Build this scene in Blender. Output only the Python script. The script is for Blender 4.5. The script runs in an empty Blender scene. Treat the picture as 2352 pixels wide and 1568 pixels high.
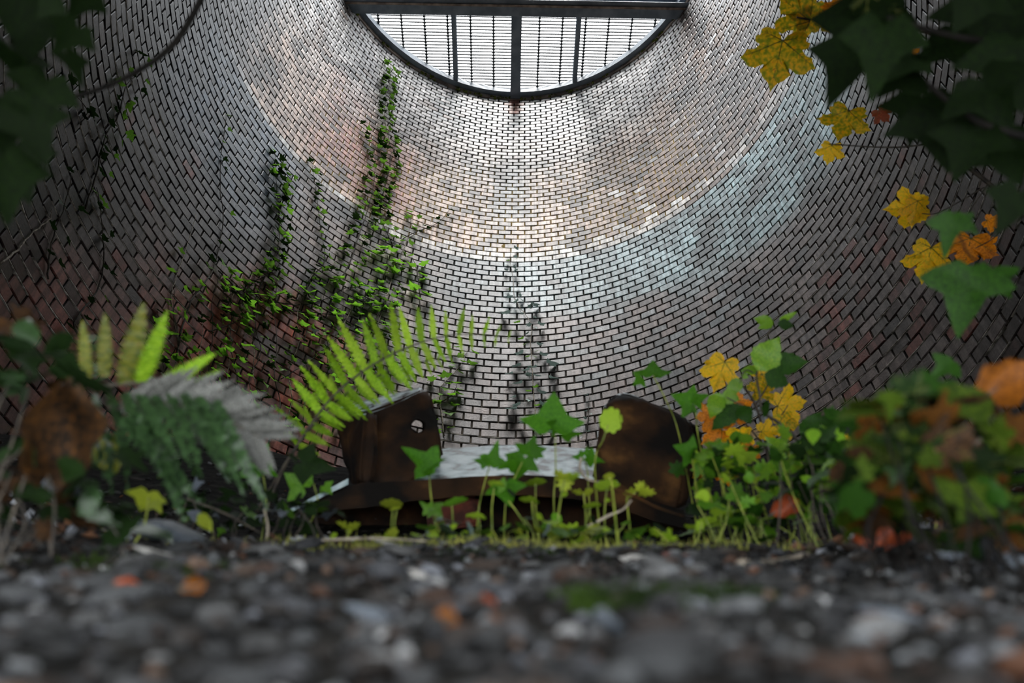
import bpy, bmesh, math, random
import numpy as np
from mathutils import Vector, Matrix, noise
C = bpy.context.scene.collection
random.seed(7); RNG = np.random.default_rng(7)
PI = math.pi
# ------------------------------------------------------------------ camera
F_PX, TH, ROLL = 1800.0, 0.8353, 0.0181           # focal length in px of a 2352 px frame, pitch, roll
U = 0.075                                          # one brick course in metres
ZC = 0.30                                          # camera height above the pit floor
RAD = 29.88 * U; DIST = 58.70 * U; N0 = 50.74; X0 = -0.35 * U
CY = DIST - RAD
CAM = Vector((0, 0, ZC))
r0 = Vector((1, 0, 0)); u0 = Vector((0, -math.sin(TH), math.cos(TH))); f0 = Vector((0, math.cos(TH), math.sin(TH)))
rr = r0 * math.cos(ROLL) + u0 * math.sin(ROLL); uu = u0 * math.cos(ROLL) - r0 * math.sin(ROLL)
cd = bpy.data.cameras.new('camera'); cam = bpy.data.objects.new('camera', cd); C.objects.link(cam)
cam.matrix_world = Matrix(((rr.x, uu.x, -f0.x, CAM.x), (rr.y, uu.y, -f0.y, CAM.y), (rr.z, uu.z, -f0.z, CAM.z), (0, 0, 0, 1)))
cd.sensor_width = 36; cd.lens = F_PX / 2352 * 36; cd.clip_start = 0.01; cd.clip_end = 100
cd.dof.use_dof = True; cd.dof.focus_distance = 5.5; cd.dof.aperture_fstop = 5.2
bpy.context.scene.camera = cam
sc = bpy.context.scene
sc.view_settings.view_transform = 'Standard'; sc.view_settings.look = 'None'
sc.view_settings.gamma = 1; sc.view_settings.use_curve_mapping = False
sc.view_settings.exposure = 0.0
# ------------------------------------------------------------------ light: bright overcast sky over the shaft
w = bpy.data.worlds.new('overcast_sky'); sc.world = w; w.use_nodes = True
nt = w.node_tree; nt.nodes.clear()
wo = nt.nodes.new('ShaderNodeOutputWorld'); bg = nt.nodes.new('ShaderNodeBackground')
bg.inputs[0].default_value = (0.93, 0.97, 1.0, 1); bg.inputs[1].default_value = 7.6
nt.links.new(bg.outputs[0], wo.inputs[0])
ZTOP = ZC + (N0 + 74.6) * U
pl = bpy.data.lights.new('sky_portal', 'AREA'); pl.shape = 'SQUARE'; pl.size = 2 * RAD * 1.02
pl.cycles.is_portal = True
po = bpy.data.objects.new('sky_portal', pl); C.objects.link(po); po.location = (X0, CY, ZTOP + 0.30)
sl = bpy.data.lights.new('hazy_sun', 'SUN'); sl.energy = 11.5; sl.angle = math.radians(25); sl.color = (1.0, 0.98, 0.95)
so = bpy.data.objects.new('hazy_sun', sl); C.objects.link(so)
so.rotation_euler = Vector((0.03, 0.50, -1.0)).to_track_quat('-Z', 'Y').to_euler()
so.location = (0, -2, 14)

# ------------------------------------------------------------------ helpers
def ray(px, py):
    u = px - 1176; v = py - 784
    return (rr * u - uu * v + f0 * F_PX)
def at(px, py, Y):                       # the point on the sight line at horizontal distance Y
    d = ray(px, py); return CAM + d * (Y / d.y)
def atd(px, py, depth):                  # at optical depth
    return CAM + ray(px, py) * (depth / F_PX)
def wall_at(px, py, inset=0.02):
    d = ray(px, py); R = RAD - inset
    ox, oy = -X0, -CY
    a = d.x ** 2 + d.y ** 2; b = 2 * (ox * d.x + oy * d.y); c = ox * ox + oy * oy - R * R
    s = (-b + math.sqrt(b * b - 4 * a * c)) / 2 / a
    return CAM + d * s
def lin(c): return tuple(((x / 12.92) if x <= .04045 else ((x + .055) / 1.055) ** 2.4) for x in c)

def tag(o, label=None, cat=None, group=None, kind=None):
    if label: o['label'] = label
    if cat: o['category'] = cat
    if group: o['group'] = group
    if kind: o['kind'] = kind
    return o
def empty(name, loc, label, cat, group=None):
    o = bpy.data.objects.new(name, None); o.empty_display_size = .02; C.objects.link(o); o.location = loc
    return tag(o, label, cat, group)
def link(name, me, parent=None, mat4=None):
    o = bpy.data.objects.new(name, me); C.objects.link(o)
    if parent is not None:
        o.parent = parent
        if mat4 is None: mat4 = Matrix.Identity(4)
        # mat4 is a world matrix; parents (and grandparents) are only ever translated or placed rigidly
        o.matrix_basis = world_of(parent).inverted() @ mat4
    elif mat4 is not None: o.matrix_basis = mat4
    return o
def world_of(o):
    m = Matrix.Translation(o.location) @ o.rotation_euler.to_matrix().to_4x4() @ Matrix.Diagonal((*o.scale, 1))
    return world_of(o.parent) @ m if o.parent else m
def mesh_np(name, V, Fq, mats, smooth=False, cols=None):
    me = bpy.data.meshes.new(name)
    V = np.asarray(V, dtype=np.float32).reshape(-1, 3)
    if isinstance(Fq, np.ndarray):
        nf, k = Fq.shape
        me.vertices.add(len(V)); me.vertices.foreach_set('co', V.ravel())
        me.loops.add(nf * k); me.loops.foreach_set('vertex_index', Fq.astype(np.int32).ravel())
        me.polygons.add(nf); me.polygons.foreach_set('loop_start', np.arange(nf, dtype=np.int32) * k)
        me.update(calc_edges=True)
    else:
        me.from_pydata([tuple(map(float, v)) for v in V], [], Fq); me.update()
    for m in (mats if isinstance(mats, (list, tuple)) else [mats]): me.materials.append(m)
    me.polygons.foreach_set('use_smooth', [bool(smooth)] * len(me.polygons))
    if cols is not None:
        a = me.color_attributes.new('col', 'FLOAT_COLOR', 'POINT')
        cc = np.ones((len(V), 4), dtype=np.float32); cc[:, :3] = cols
        a.data.foreach_set('color', cc.ravel())
    me.validate()
    return me

# ------------------------------------------------------------------ materials
def newmat(name):
    m = bpy.data.materials.new(name); m.use_nodes = True; t = m.node_tree
    return m, t, t.nodes['Principled BSDF'], t.nodes['Material Output']
def N(t, ty, **kw):
    n = t.nodes.new(ty)
    for k, v in kw.items():
        if isinstance(k, str) and hasattr(n, k): setattr(n, k, v)
    return n
def mat_vcol(name, rough=.6, bump=.3, scale=60, varamt=.35, spec=.5, dirt=True, rough2=None):
    m, t, p, o = newmat(name)
    a = N(t, 'ShaderNodeVertexColor'); a.layer_name = 'col'
    g = N(t, 'ShaderNodeNewGeometry')
    nz = N(t, 'ShaderNodeTexNoise'); nz.inputs['Scale'].default_value = scale; nz.inputs['Detail'].default_value = 5
    t.links.new(g.outputs['Position'], nz.inputs['Vector'])
    mr = N(t, 'ShaderNodeMapRange'); mr.inputs[1].default_value = .3; mr.inputs[2].default_value = .7
    mr.inputs[3].default_value = 1 - varamt; mr.inputs[4].default_value = 1 + varamt * .6
    t.links.new(nz.outputs[0], mr.inputs[0])
    mx = N(t, 'ShaderNodeVectorMath'); mx.operation = 'SCALE'
    t.links.new(a.outputs[0], mx.inputs[0]); t.links.new(mr.outputs[0], mx.inputs['Scale'])
    if dirt:                                            # vertical grime runs: noise stretched along the shaft
        mp = N(t, 'ShaderNodeMapping'); mp.inputs['Scale'].default_value = (26, 26, 2.2)
        t.links.new(g.outputs['Position'], mp.inputs[0])
        n2 = N(t, 'ShaderNodeTexNoise'); n2.inputs['Scale'].default_value = 1.0; n2.inputs['Detail'].default_value = 4
        t.links.new(mp.outputs[0], n2.inputs['Vector'])
        m2 = N(t, 'ShaderNodeMapRange'); m2.inputs[1].default_value = .42; m2.inputs[2].default_value = .62
        m2.inputs[3].default_value = .55; m2.inputs[4].default_value = 1.08
        t.links.new(n2.outputs[0], m2.inputs[0])
        m3 = N(t, 'ShaderNodeVectorMath'); m3.operation = 'SCALE'
        t.links.new(mx.outputs[0], m3.inputs[0]); t.links.new(m2.outputs[0], m3.inputs['Scale'])
        mx = m3
    t.links.new(mx.outputs[0], p.inputs['Base Color'])
    if rough2:
        m4 = N(t, 'ShaderNodeMapRange'); m4.inputs[3].default_value = rough; m4.inputs[4].default_value = rough2
        t.links.new(nz.outputs[0], m4.inputs[0]); t.links.new(m4.outputs[0], p.inputs['Roughness'])
    else: p.inputs['Roughness'].default_value = rough
    p.inputs['Specular IOR Level'].default_value = spec
    b = N(t, 'ShaderNodeBump'); b.inputs['Strength'].default_value = bump; b.inputs['Distance'].default_value = .004
    t.links.new(nz.outputs[0], b.inputs['Height']); t.links.new(b.outputs[0], p.inputs['Normal'])
    return m
def mat_noise(name, c1, c2, scale=20, rough=.7, bump=.4, metal=0, lo=.4, hi=.6, c3=None, dist=.004, spec=.5):
    m, t, p, o = newmat(name)
    g = N(t, 'ShaderNodeTexCoord')
    nz = N(t, 'ShaderNodeTexNoise'); nz.inputs['Scale'].default_value = scale; nz.inputs['Detail'].default_value = 7
    t.links.new(g.outputs['Object'], nz.inputs['Vector'])
    r = N(t, 'ShaderNodeValToRGB'); e = r.color_ramp.elements
    e[0].position = lo; e[0].color = (*lin(c1), 1); e[1].position = hi; e[1].color = (*lin(c2), 1)
    if c3: x = e.new(min(.98, hi + .12)); x.color = (*lin(c3), 1)
    t.links.new(nz.outputs[0], r.inputs[0]); t.links.new(r.outputs[0], p.inputs['Base Color'])
    b = N(t, 'ShaderNodeBump'); b.inputs['Strength'].default_value = bump; b.inputs['Distance'].default_value = dist
    t.links.new(nz.outputs[0], b.inputs['Height']); t.links.new(b.outputs[0], p.inputs['Normal'])
    p.inputs['Roughness'].default_value = rough; p.inputs['Metallic'].default_value = metal
    p.inputs['Specular IOR Level'].default_value = spec
    return m
def mat_leaf(name, c1, c2, trans=.5, rough=.45, scale=35, var=.25, edge=None, spec=.4):
    """thin leaf: reflects and lets light through; blotches from noise, each leaf its own shade"""
    m, t, p, o = newmat(name)
    g = N(t, 'ShaderNodeTexCoord'); oi = N(t, 'ShaderNodeObjectInfo')
    add = N(t, 'ShaderNodeVectorMath'); add.operation = 'ADD'
    t.links.new(g.outputs['Object'], add.inputs[0])
    sc_ = N(t, 'ShaderNodeVectorMath'); sc_.operation = 'SCALE'; sc_.inputs['Scale'].default_value = 7
    t.links.new(oi.outputs['Random'], sc_.inputs[0]); t.links.new(sc_.outputs[0], add.inputs[1])
    nz = N(t, 'ShaderNodeTexNoise'); nz.inputs['Scale'].default_value = scale; nz.inputs['Detail'].default_value = 3
    t.links.new(add.outputs[0], nz.inputs['Vector'])
    r = N(t, 'ShaderNodeValToRGB'); e = r.color_ramp.elements
    e[0].position = .38; e[0].color = (*lin(c1), 1); e[1].position = .62; e[1].color = (*lin(c2), 1)
    if edge: x = e.new(.74); x.color = (*lin(edge), 1)
    t.links.new(nz.outputs[0], r.inputs[0])
    hs = N(t, 'ShaderNodeHueSaturation')
    mr = N(t, 'ShaderNodeMapRange'); mr.inputs[3].default_value = 1 - var; mr.inputs[4].default_value = 1 + var
    t.links.new(oi.outputs['Random'], mr.inputs[0]); t.links.new(mr.outputs[0], hs.inputs['Value'])
    t.links.new(r.outputs[0], hs.inputs['Color'])
    t.links.new(hs.outputs[0], p.inputs['Base Color']); p.inputs['Roughness'].default_value = rough
    p.inputs['Specular IOR Level'].default_value = spec
    tr = N(t, 'ShaderNodeBsdfTranslucent'); t.links.new(hs.outputs[0], tr.inputs[0])
    mx = N(t, 'ShaderNodeMixShader'); mx.inputs[0].default_value = trans
    t.links.new(p.outputs[0], mx.inputs[1]); t.links.new(tr.outputs[0], mx.inputs[2]); t.links.new(mx.outputs[0], o.inputs[0])
    return m
M = {}
M['brick'] = mat_vcol('weathered_brick', rough=.30, rough2=.58, bump=.35, scale=70, varamt=.28, spec=.5)
M['mortar'] = mat_vcol('old_mortar', rough=.95, bump=.8, scale=45, varamt=.5, spec=.1)
M['ridge'] = mat_noise('pale_mortar_ridge', (.42, .40, .36), (.72, .70, .66), 30, .9, .3)
M['concrete'] = mat_noise('rim_concrete', (.45, .40, .37), (.66, .60, .55), 8, .85, .4)
M['steel'] = mat_noise('painted_steel', (.40, .45, .50), (.50, .55, .60), 6, .55, .1, metal=.0)
M['darkbark'] = mat_noise('dark_bark', (.04, .035, .03), (.09, .08, .07), 40, .8, .4, spec=.1)
M['galv'] = mat_noise('galvanised_bar', (.25, .27, .29), (.36, .38, .40), 10, .45, .1, metal=.6)
M['bar'] = mat_noise('dark_grating_bar', (.10, .11, .12), (.16, .17, .18), 10, .8, .1, spec=.15)
M['soil'] = mat_noise('shade_toned_soil', (.045, .042, .038), (.10, .094, .086), 45, .95, 1.0, dist=.006, c3=(.20, .19, .18), spec=.06)  # base tone lowered to carry the foreground's shade
M['pebble'] = mat_vcol('loose_pebble', rough=.45, rough2=.9, bump=.3, scale=150, varamt=.4, dirt=False, spec=.22)
M['rust'] = mat_noise('rusted_iron', (.06, .042, .033), (.22, .14, .075), 12, .85, .7, c3=(.38, .26, .13), spec=.25, dist=.008, lo=.42, hi=.62)
M['limeplate'] = mat_noise('lime_crusted_iron', (.12, .12, .12), (.62, .70, .72), 22, .5, .6, lo=.40, hi=.50, c3=(.78, .84, .85), dist=.003)
M['redbrick'] = mat_noise('loose_red_brick', (.22, .10, .07), (.38, .17, .11), 20, .9, .5)
M['ivy'] = mat_leaf('ivy_green', (.22, .36, .09), (.36, .52, .16), .5, .5, 30, spec=.25)
M['ivyfront'] = mat_leaf('near_ivy_green', (.19, .38, .05), (.29, .50, .09), .6, .5, 22, spec=.15)
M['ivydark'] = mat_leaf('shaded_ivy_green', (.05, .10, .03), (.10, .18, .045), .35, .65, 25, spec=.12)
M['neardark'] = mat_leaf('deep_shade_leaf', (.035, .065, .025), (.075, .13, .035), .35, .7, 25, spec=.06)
M['ivybright'] = mat_leaf('backlit_ivy_green', (.30, .50, .11), (.46, .66, .19), .62, .45, 18, spec=.25)
M['ivydusty'] = mat_leaf('dusty_ivy', (.30, .36, .34), (.50, .58, .56), .2, .6, 40, edge=(.30, .42, .2))
M['lime'] = mat_leaf('seedling_lime_green', (.48, .62, .14), (.68, .80, .24), .6, .5, 40, spec=.2)
M['olive'] = mat_leaf('seedling_olive', (.48, .55, .12), (.66, .70, .22), .55, .5, 40)
M['fern'] = mat_leaf('fern_green', (.40, .56, .09), (.62, .78, .18), .65, .5, 30, spec=.2)
M['fernold'] = mat_leaf('fern_turning_brown', (.28, .34, .07), (.50, .50, .14), .5, .5, 20, edge=(.40, .28, .12))
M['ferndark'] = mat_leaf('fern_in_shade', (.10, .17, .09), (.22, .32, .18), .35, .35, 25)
M['ferngrey'] = mat_leaf('dry_grey_fern', (.24, .24, .23), (.46, .46, .44), .3, .6, 30)
M['syc'] = mat_leaf('sycamore_yellow', (.52, .56, .10), (.93, .72, .10), .6, .5, 13, var=.12, edge=(.90, .58, .07))
M['sycgold'] = mat_leaf('sycamore_gold', (.85, .72, .12), (1.0, .78, .10), .6, .5, 16, var=.1, edge=(.90, .50, .06))
M['sycorange'] = mat_leaf('leaf_orange', (.75, .42, .06), (.95, .60, .10), .55, .5, 16, var=.1, edge=(.6, .3, .07))
M['vein'] = mat_noise('leaf_vein', (.26, .30, .08), (.34, .34, .10), 20, .6, .1)
M['bramble'] = mat_leaf('bramble_green', (.30, .50, .10), (.52, .68, .18), .55, .4, 30, edge=(.6, .45, .12))
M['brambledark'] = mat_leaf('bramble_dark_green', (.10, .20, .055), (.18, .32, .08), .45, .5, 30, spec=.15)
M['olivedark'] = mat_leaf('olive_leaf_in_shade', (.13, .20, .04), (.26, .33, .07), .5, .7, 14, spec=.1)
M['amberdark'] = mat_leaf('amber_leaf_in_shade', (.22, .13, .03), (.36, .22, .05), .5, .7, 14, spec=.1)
M['amber'] = mat_leaf('amber_leaf', (.36, .20, .04), (.52, .30, .06), .5, .6, 14, spec=.2)
M['deadleaf'] = mat_leaf('dead_leaf_brown', (.09, .065, .04), (.25, .16, .07), .35, .7, 14, edge=(.40, .25, .09), spec=.2)
M['redleaf'] = mat_leaf('fallen_leaf_russet', (.36, .14, .07), (.58, .26, .10), .3, .6, 25)
M['twig'] = mat_noise('bark', (.13, .11, .09), (.26, .23, .19), 60, .8, .4)
M['paletwig'] = mat_noise('pale_bare_vine', (.36, .32, .27), (.58, .54, .48), 60, .7, .3)
M['stem'] = mat_noise('green_stalk', (.34, .40, .12), (.52, .55, .20), 40, .5, .2)
M['moss'] = mat_noise('moss', (.20, .24, .05), (.42, .46, .12), 60, .95, .8)
M['stonewhite'] = mat_noise('pale_stone', (.42, .41, .40), (.62, .61, .59), 25, .6, .4)
M['stonegrey'] = mat_noise('grey_slab_stone', (.16, .18, .20), (.33, .36, .40), 20, .5, .5)

# ------------------------------------------------------------------ the shaft wall
NB = 107; BA = 2 * PI / NB
def vn(x, y, s=0): return noise.noise(Vector((x, y, s * 7.31)))
def fb(x, y, s=0): return vn(x, y, s) + .5 * vn(2.1 * x, 2.1 * y, s + 3) + .25 * vn(4.3 * x, 4.3 * y, s + 5)
def ss(a, b, x):
    x = min(1, max(0, (x - a) / (b - a))); return x * x * (3 - 2 * x)
def mixc(a, b, k): return tuple(a[i] * (1 - k) + b[i] * k for i in range(3))
def brick_col(t, n):
    """pigment of one brick plus painted rim glare and flank shade, angle t in degrees from the far side, course n"""
    f1 = fb(t / 14, n / 9, 1); f2 = fb(t / 5, n / 7, 2); f3 = fb(t / 22, n / 16, 3); rnd = random.random()
    # lowest: brown pink brick
    low = (.41, .36, .345)
    low = mixc(low, (.38, .36, .36), ss(.0, .5, f2 + (rnd - .5) * .5))
    red = (.70, .36, .30)
    kred = ss(-22, -38, t) * ss(17, 6, n + f1 * 6 + max(0, -t - 46) * .5) * ss(-122, -108, t)
    low = mixc(low, red, kred * (.65 + .35 * rnd))
    low = mixc(low, (.40, .37, .36), ss(52, 80, t) * .75)
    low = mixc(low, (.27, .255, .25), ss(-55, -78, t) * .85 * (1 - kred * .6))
    if (t > 48 and n < 4 and rnd > .70) or (t < -75 and rnd > .86): low = mixc(low, (.50, .25, .21), .75)
    if 10 < t < 50 and rnd > .8: low = mixc(low, (.50, .55, .57), .6)
    # blue-green algae band
    teal = mixc((.56, .63, .65), (.62, .72, .74), ss(25, 60, t))
    kteal = ss(15.5, 19.5, n + f1 * 3 - ss(20, 55, t) * -3.5) * ss(-22, -8, t)
    c = mixc(low, teal, kteal)
    ltan = (.60, .545, .52)
    kl = ss(12, 19, n + f1 * 5) * ss(-12, -22, t)
    c = mixc(c, ltan, kl * ss(-68, -58, t))
    kd = ss(-48, -60, t + f1 * 5) * ss(8, 20, n + f1 * 4)
    c = mixc(c, (.36, .41, .46), kd)
    kd2 = ss(19.5, 22, n) * ss(30, 27, n) * ss(-24, -17, t) * ss(-2, -9, t)
    c = mixc(c, (.28, .31, .33), kd2 * (.5 + .5 * rnd) * ss(-.4, .3, f2 + .2))
    if n >= 28.6:
        tan = (.80, .70, .64)
        tan = mixc(tan, (.80, .785, .78), ss(42, 62, n + f1 * 6))  # paler grey toward the rim: wet sky glare put into the colour
        # brown right flank with scattered white bricks
        kb = ss(14, 30, t) * ss(56, 44, n + f1 * 5 - max(0, t - 35) * .7)
        tan = mixc(tan, (.54, .45, .39), kb)
        if kb > .5 and fb(t / 4, n / 3, 9) > .28 and rnd > .35: tan = (.80, .79, .79)
        # red patch on the left
        kr = ss(-60, -50, t) * ss(-22, -30, t) * ss(31, 35, n) * ss(58, 46, n + t * .25 + 10 + f1 * 5)
        tan = mixc(tan, (.64, .43, .38), kr * (.55 + .45 * rnd))
        # grime
        ks = ss(48, 62, t + f1 * 9) * ss(31, 40, n); tan = mixc(tan, (.34, .29, .27), ks * ss(-.25, .35, f2))
        ks = ss(-60, -70, t + f1 * 6) * ss(31, 36, n); tan = mixc(tan, (.42, .33, .28), ks * ss(-.2, .3, f2))
        kc = ss(9, 2, abs(t + 1 + f2 * 3)) * ss(36, 41, n) * ss(58, 50, n); tan = mixc(tan, (.50, .56, .60), kc * .8)
        kc = ss(4, 1, abs(t + 3 + f2 * 2)) * ss(46, 49, n) * ss(56, 53, n); tan = mixc(tan, (.34, .31, .30), kc)
        kt = ss(42, 12, abs(t)) * ss(58, 66, n) * ss(-.05, .4, f2 + .15); tan = mixc(tan, (.36, .41, .43), kt * .8)
        if abs(t) < 2.2 and n > 69: tan = mixc(tan, (.72, .44, .36), .8)
        if rnd > .93: tan = mixc(tan, (.5, .42, .37), .6)
        if n < 30.6 or (n < 32 and rnd > .6 and t > -30): tan = mixc(tan, (.84, .83, .82), .85) if t < 45 or n > 29.6 else tan
        c = mixc(c, tan, 1) if not (n < 30.0 and t < -45) else c
        if t < -72: c = mixc(c, (.40, .42, .45), ss(-72, -84, t) * .8)
    # black mould in patches
    km = ss(.12, .55, fb(t / 7, n / 5, 6) + (rnd - .5) * .25); c = mixc(c, (.18, .18, .18), km * .62)
    if n < 30: km = ss(.0, .45, fb(t / 3.5, n / 9, 12) + (rnd - .5) * .4); c = mixc(c, (.22, .23, .23), km * .28)
    km = ss(78, 100, abs(t)); c = mixc(c, tuple(x * .55 for x in c), km)  # near flanks: dirt plus vignette and dim light put into the brick colour
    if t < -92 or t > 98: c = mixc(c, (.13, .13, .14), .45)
    g = .86 + .28 * random.random()
    return tuple(min(.9, x * g) for x in c)
def mortar_col(t, n):
    f = fb(t / 6, n / 5, 4)
    c = (.20, .19, .175)
    if n > 30: c = mixc(c, (.60, .52, .33), ss(57, 44, n + f * 10) * ss(-62, -50, t) * ss(60, 46, t))
    if n < 6: c = mixc(c, (.42, .38, .32), .5 * ss(-.2, .4, f))
    if n > 56: c = (.11, .105, .10)
    return c
NLO, NHI = -46, 75
def wall_pt(t, z, r): return (X0 + r * math.sin(t), CY + r * math.cos(t), z)
def zof(n): return ZC + (N0 + n) * U
# brick template in (tangential, vertical, depth): front ring bevelled, back ring buried
def brick_geo(t, n, rs=None):
    j = .0045 + .0013 * ss(42, 58, n)
    ht = BA / 2 - (j + random.uniform(0, .0015)) / RAD; hv = U / 2 - j - random.uniform(-.0008, .0012)
    proud = random.uniform(-.002, .0025)
    if rs: proud += rs
    b = .0035; bt = b / RAD
    rf = RAD - proud; z = zof(n) + U / 2
    tw = random.uniform(-.0012, .0012); tl = random.uniform(-.0015, .0015); dz = random.uniform(-.0012, .0012)
    P = []
    for (a, v, r) in ((-ht + bt, -hv + b, rf), (ht - bt, -hv + b, rf), (ht - bt, hv - b, rf), (-ht + bt, hv - b, rf),
                      (-ht, -hv, rf + b), (ht, -hv, rf + b), (ht, hv, rf + b), (-ht, hv, rf + b),
                      (-ht, -hv, rf + .04), (ht, -hv, rf + .04), (ht, hv, rf + .04), (-ht, hv, rf + .04)):
        P.append(wall_pt(t + a, z + v + dz + (tw if a > 0 else -tw), r + (tl if a > 0 else -tl)))
    return P
BF = [(0, 1, 2, 3), (0, 4, 5, 1), (1, 5, 6, 2), (2, 6, 7, 3), (3, 7, 4, 0), (4, 8, 9, 5), (5, 9, 10, 6), (6, 10, 11, 7), (7, 11, 8, 4)]
BFa = np.array(BF)
def project(p):
    d = Vector(p) - CAM; zz = d.dot(f0)
    if zz < .05: return None
    return 1176 + F_PX * d.dot(rr) / zz, 784 - F_PX * d.dot(uu) / zz, zz
SEG = {'left': (-180, -42), 'back': (-42, 42), 'right': (42, 180)}
walls = {}
for side, (ta, tb) in SEG.items():
    t0, t1 = math.radians(ta), math.radians(tb)
    # mortar backing with thickness
    nt_ = int((tb - ta) / 1.7); nz_ = NHI - NLO + 1; V = []; F = []; col = []
    rings = 0
    for i in range(nt_ + 1):
        for k in range(nz_ * 1 + 1):
            t = t0 + (t1 - t0) * i / nt_; n = NLO + k * (NHI - NLO) / nz_
            td = math.degrees(t)
            rec = .009 + .006 * ss(48, 60, n) - .005 * ss(58, 46, n) * ss(29, 32, n) + .003 * vn(td, n)
            V.append(wall_pt(t, zof(n), RAD + rec)); col.append(lin(mortar_col(td, n)))
    m_ = nz_ + 1; NV = len(V)
    for i in range(nt_):
        for k in range(nz_): F.append((i * m_ + k, i * m_ + k + 1, (i + 1) * m_ + k + 1, (i + 1) * m_ + k))
    # outer skin
    for i in range(nt_ + 1):
        for k in (0, nz_):
            t = t0 + (t1 - t0) * i / nt_
            V.append(wall_pt(t, zof(NLO + k * (NHI - NLO) / nz_), RAD + .25)); col.append((.2, .18, .16))
    for i in range(nt_):
        a, b_, c_, d_ = NV + 2 * i, NV + 2 * i + 1, NV + 2 * i + 3, NV + 2 * i + 2
        F.append((d_, c_, b_, a)); F.append((i * m_ + nz_, b_, c_, (i + 1) * m_ + nz_)); F.append((a, i * m_, (i + 1) * m_, d_))
    me = mesh_np('wall_' + side, V, F, M['mortar'], cols=col, smooth=False)
    o = link('wall_' + side, me)
    tag(o, kind='structure')
    o['label'] = {'left': 'left flank of the round brick shaft, dark and ivy-hung, red brick below', 'back': 'far side of the round brick shaft, pale weathered brick', 'right': 'right flank of the round brick shaft, grey and blue-green weathered brick'}[side]
    walls[side] = o
allb = {'left': [], 'back': [], 'right': []}
for n in range(NLO, NHI):
    for i in range(NB):
        t = (i + .5 * (n % 2)) * BA
        if t > PI: t -= 2 * PI
        td = math.degrees(t)
        if abs(td) > 150: continue
        q = project(wall_pt(t, zof(n) + U / 2, RAD))
        side = 'left' if td < -42 else ('right' if td > 42 else 'back')
        vis = q is not None and -120 < q[0] < 2472 and -120 < q[1] < 1290
        size = (F_PX / q[2]) if vis else 0
        allb[side].append((size, td, t, n, vis))
for side, L in allb.items():
    L.sort(key=lambda e: -e[0] if e[4] and (e[3] > -14) else 1)
    cnt = 0; V = []; Fa = []; cols = []
    for size, td, t, n, vis in L:
        rs = None
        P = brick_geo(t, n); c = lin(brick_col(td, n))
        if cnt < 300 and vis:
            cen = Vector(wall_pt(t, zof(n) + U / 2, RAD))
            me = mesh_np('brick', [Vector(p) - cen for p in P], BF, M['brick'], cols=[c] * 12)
            ob = bpy.data.objects.new('brick', me); C.objects.link(ob); ob.parent = walls[side]; ob.location = cen
            cnt += 1
        else:
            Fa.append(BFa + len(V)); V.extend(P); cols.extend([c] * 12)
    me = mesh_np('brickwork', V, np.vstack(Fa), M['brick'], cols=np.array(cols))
    tag(link('brickwork', me, walls[side]), kind='stuff')
# pale mortar squeezed out of the low bed joints
for side, (ta, tb) in SEG.items():
    V = []; F = []
    for n in range(-16, 14):
        t = math.radians(max(ta, -118)); te = math.radians(min(tb, 112))
        while t < te:
            td = math.degrees(t); lim = 1.5 + 9 * ss(35, 75, td) + 10 * ss(-62, -90, td)
            L_ = random.uniform(.03, .14)
            if n < lim and random.random() < (.75 if n < 0 else .5) and not (-62 < td < -18 and n > -14):
                k = max(2, int(L_ / .03)); b0 = len(V)
                for q in range(k + 1):
                    tt = t + L_ * q / k; z = zof(n) + random.uniform(-.0012, .0012); h = random.uniform(.0012, .0036) * (1 if 0 < q < k else .2)
                    pr = random.uniform(.001, .005)
                    V += [wall_pt(tt, z - h, RAD + .012), wall_pt(tt, z - h * .6, RAD - pr), wall_pt(tt, z + h * .6, RAD - pr), wall_pt(tt, z + h, RAD + .012)]
                for q in range(k):
                    for s in range(3): a = b0 + q * 4 + s; F.append((a, a + 1, a + 5, a + 4))
            t += L_ + random.uniform(0, .03)
    if V:
        tag(link('mortar_ridge', mesh_np('mortar_ridge', V, F, M['ridge']), walls[side]), kind='stuff')

# unseen slab added over the camera, beyond the picture's upper edge, to shade the foreground
bm_ = bmesh.new(); m_ = bmesh.ops.create_cube(bm_, size=1)['verts']
for v in m_: v.co = Vector((v.co.x * 3.0, v.co.y * .48, v.co.z * .30)) + Vector((0, .04, 1.10 + ZC))
bmesh.ops.bevel(bm_, geom=bm_.edges[:], offset=.01, segments=1, affect='EDGES')
me = bpy.data.meshes.new('shade_slab'); bm_.to_mesh(me); bm_.free(); me.materials.append(M['concrete'])
tag(link('shade_slab', me), 'added concrete slab above the camera, unseen, shading the foreground', kind='structure')

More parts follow.
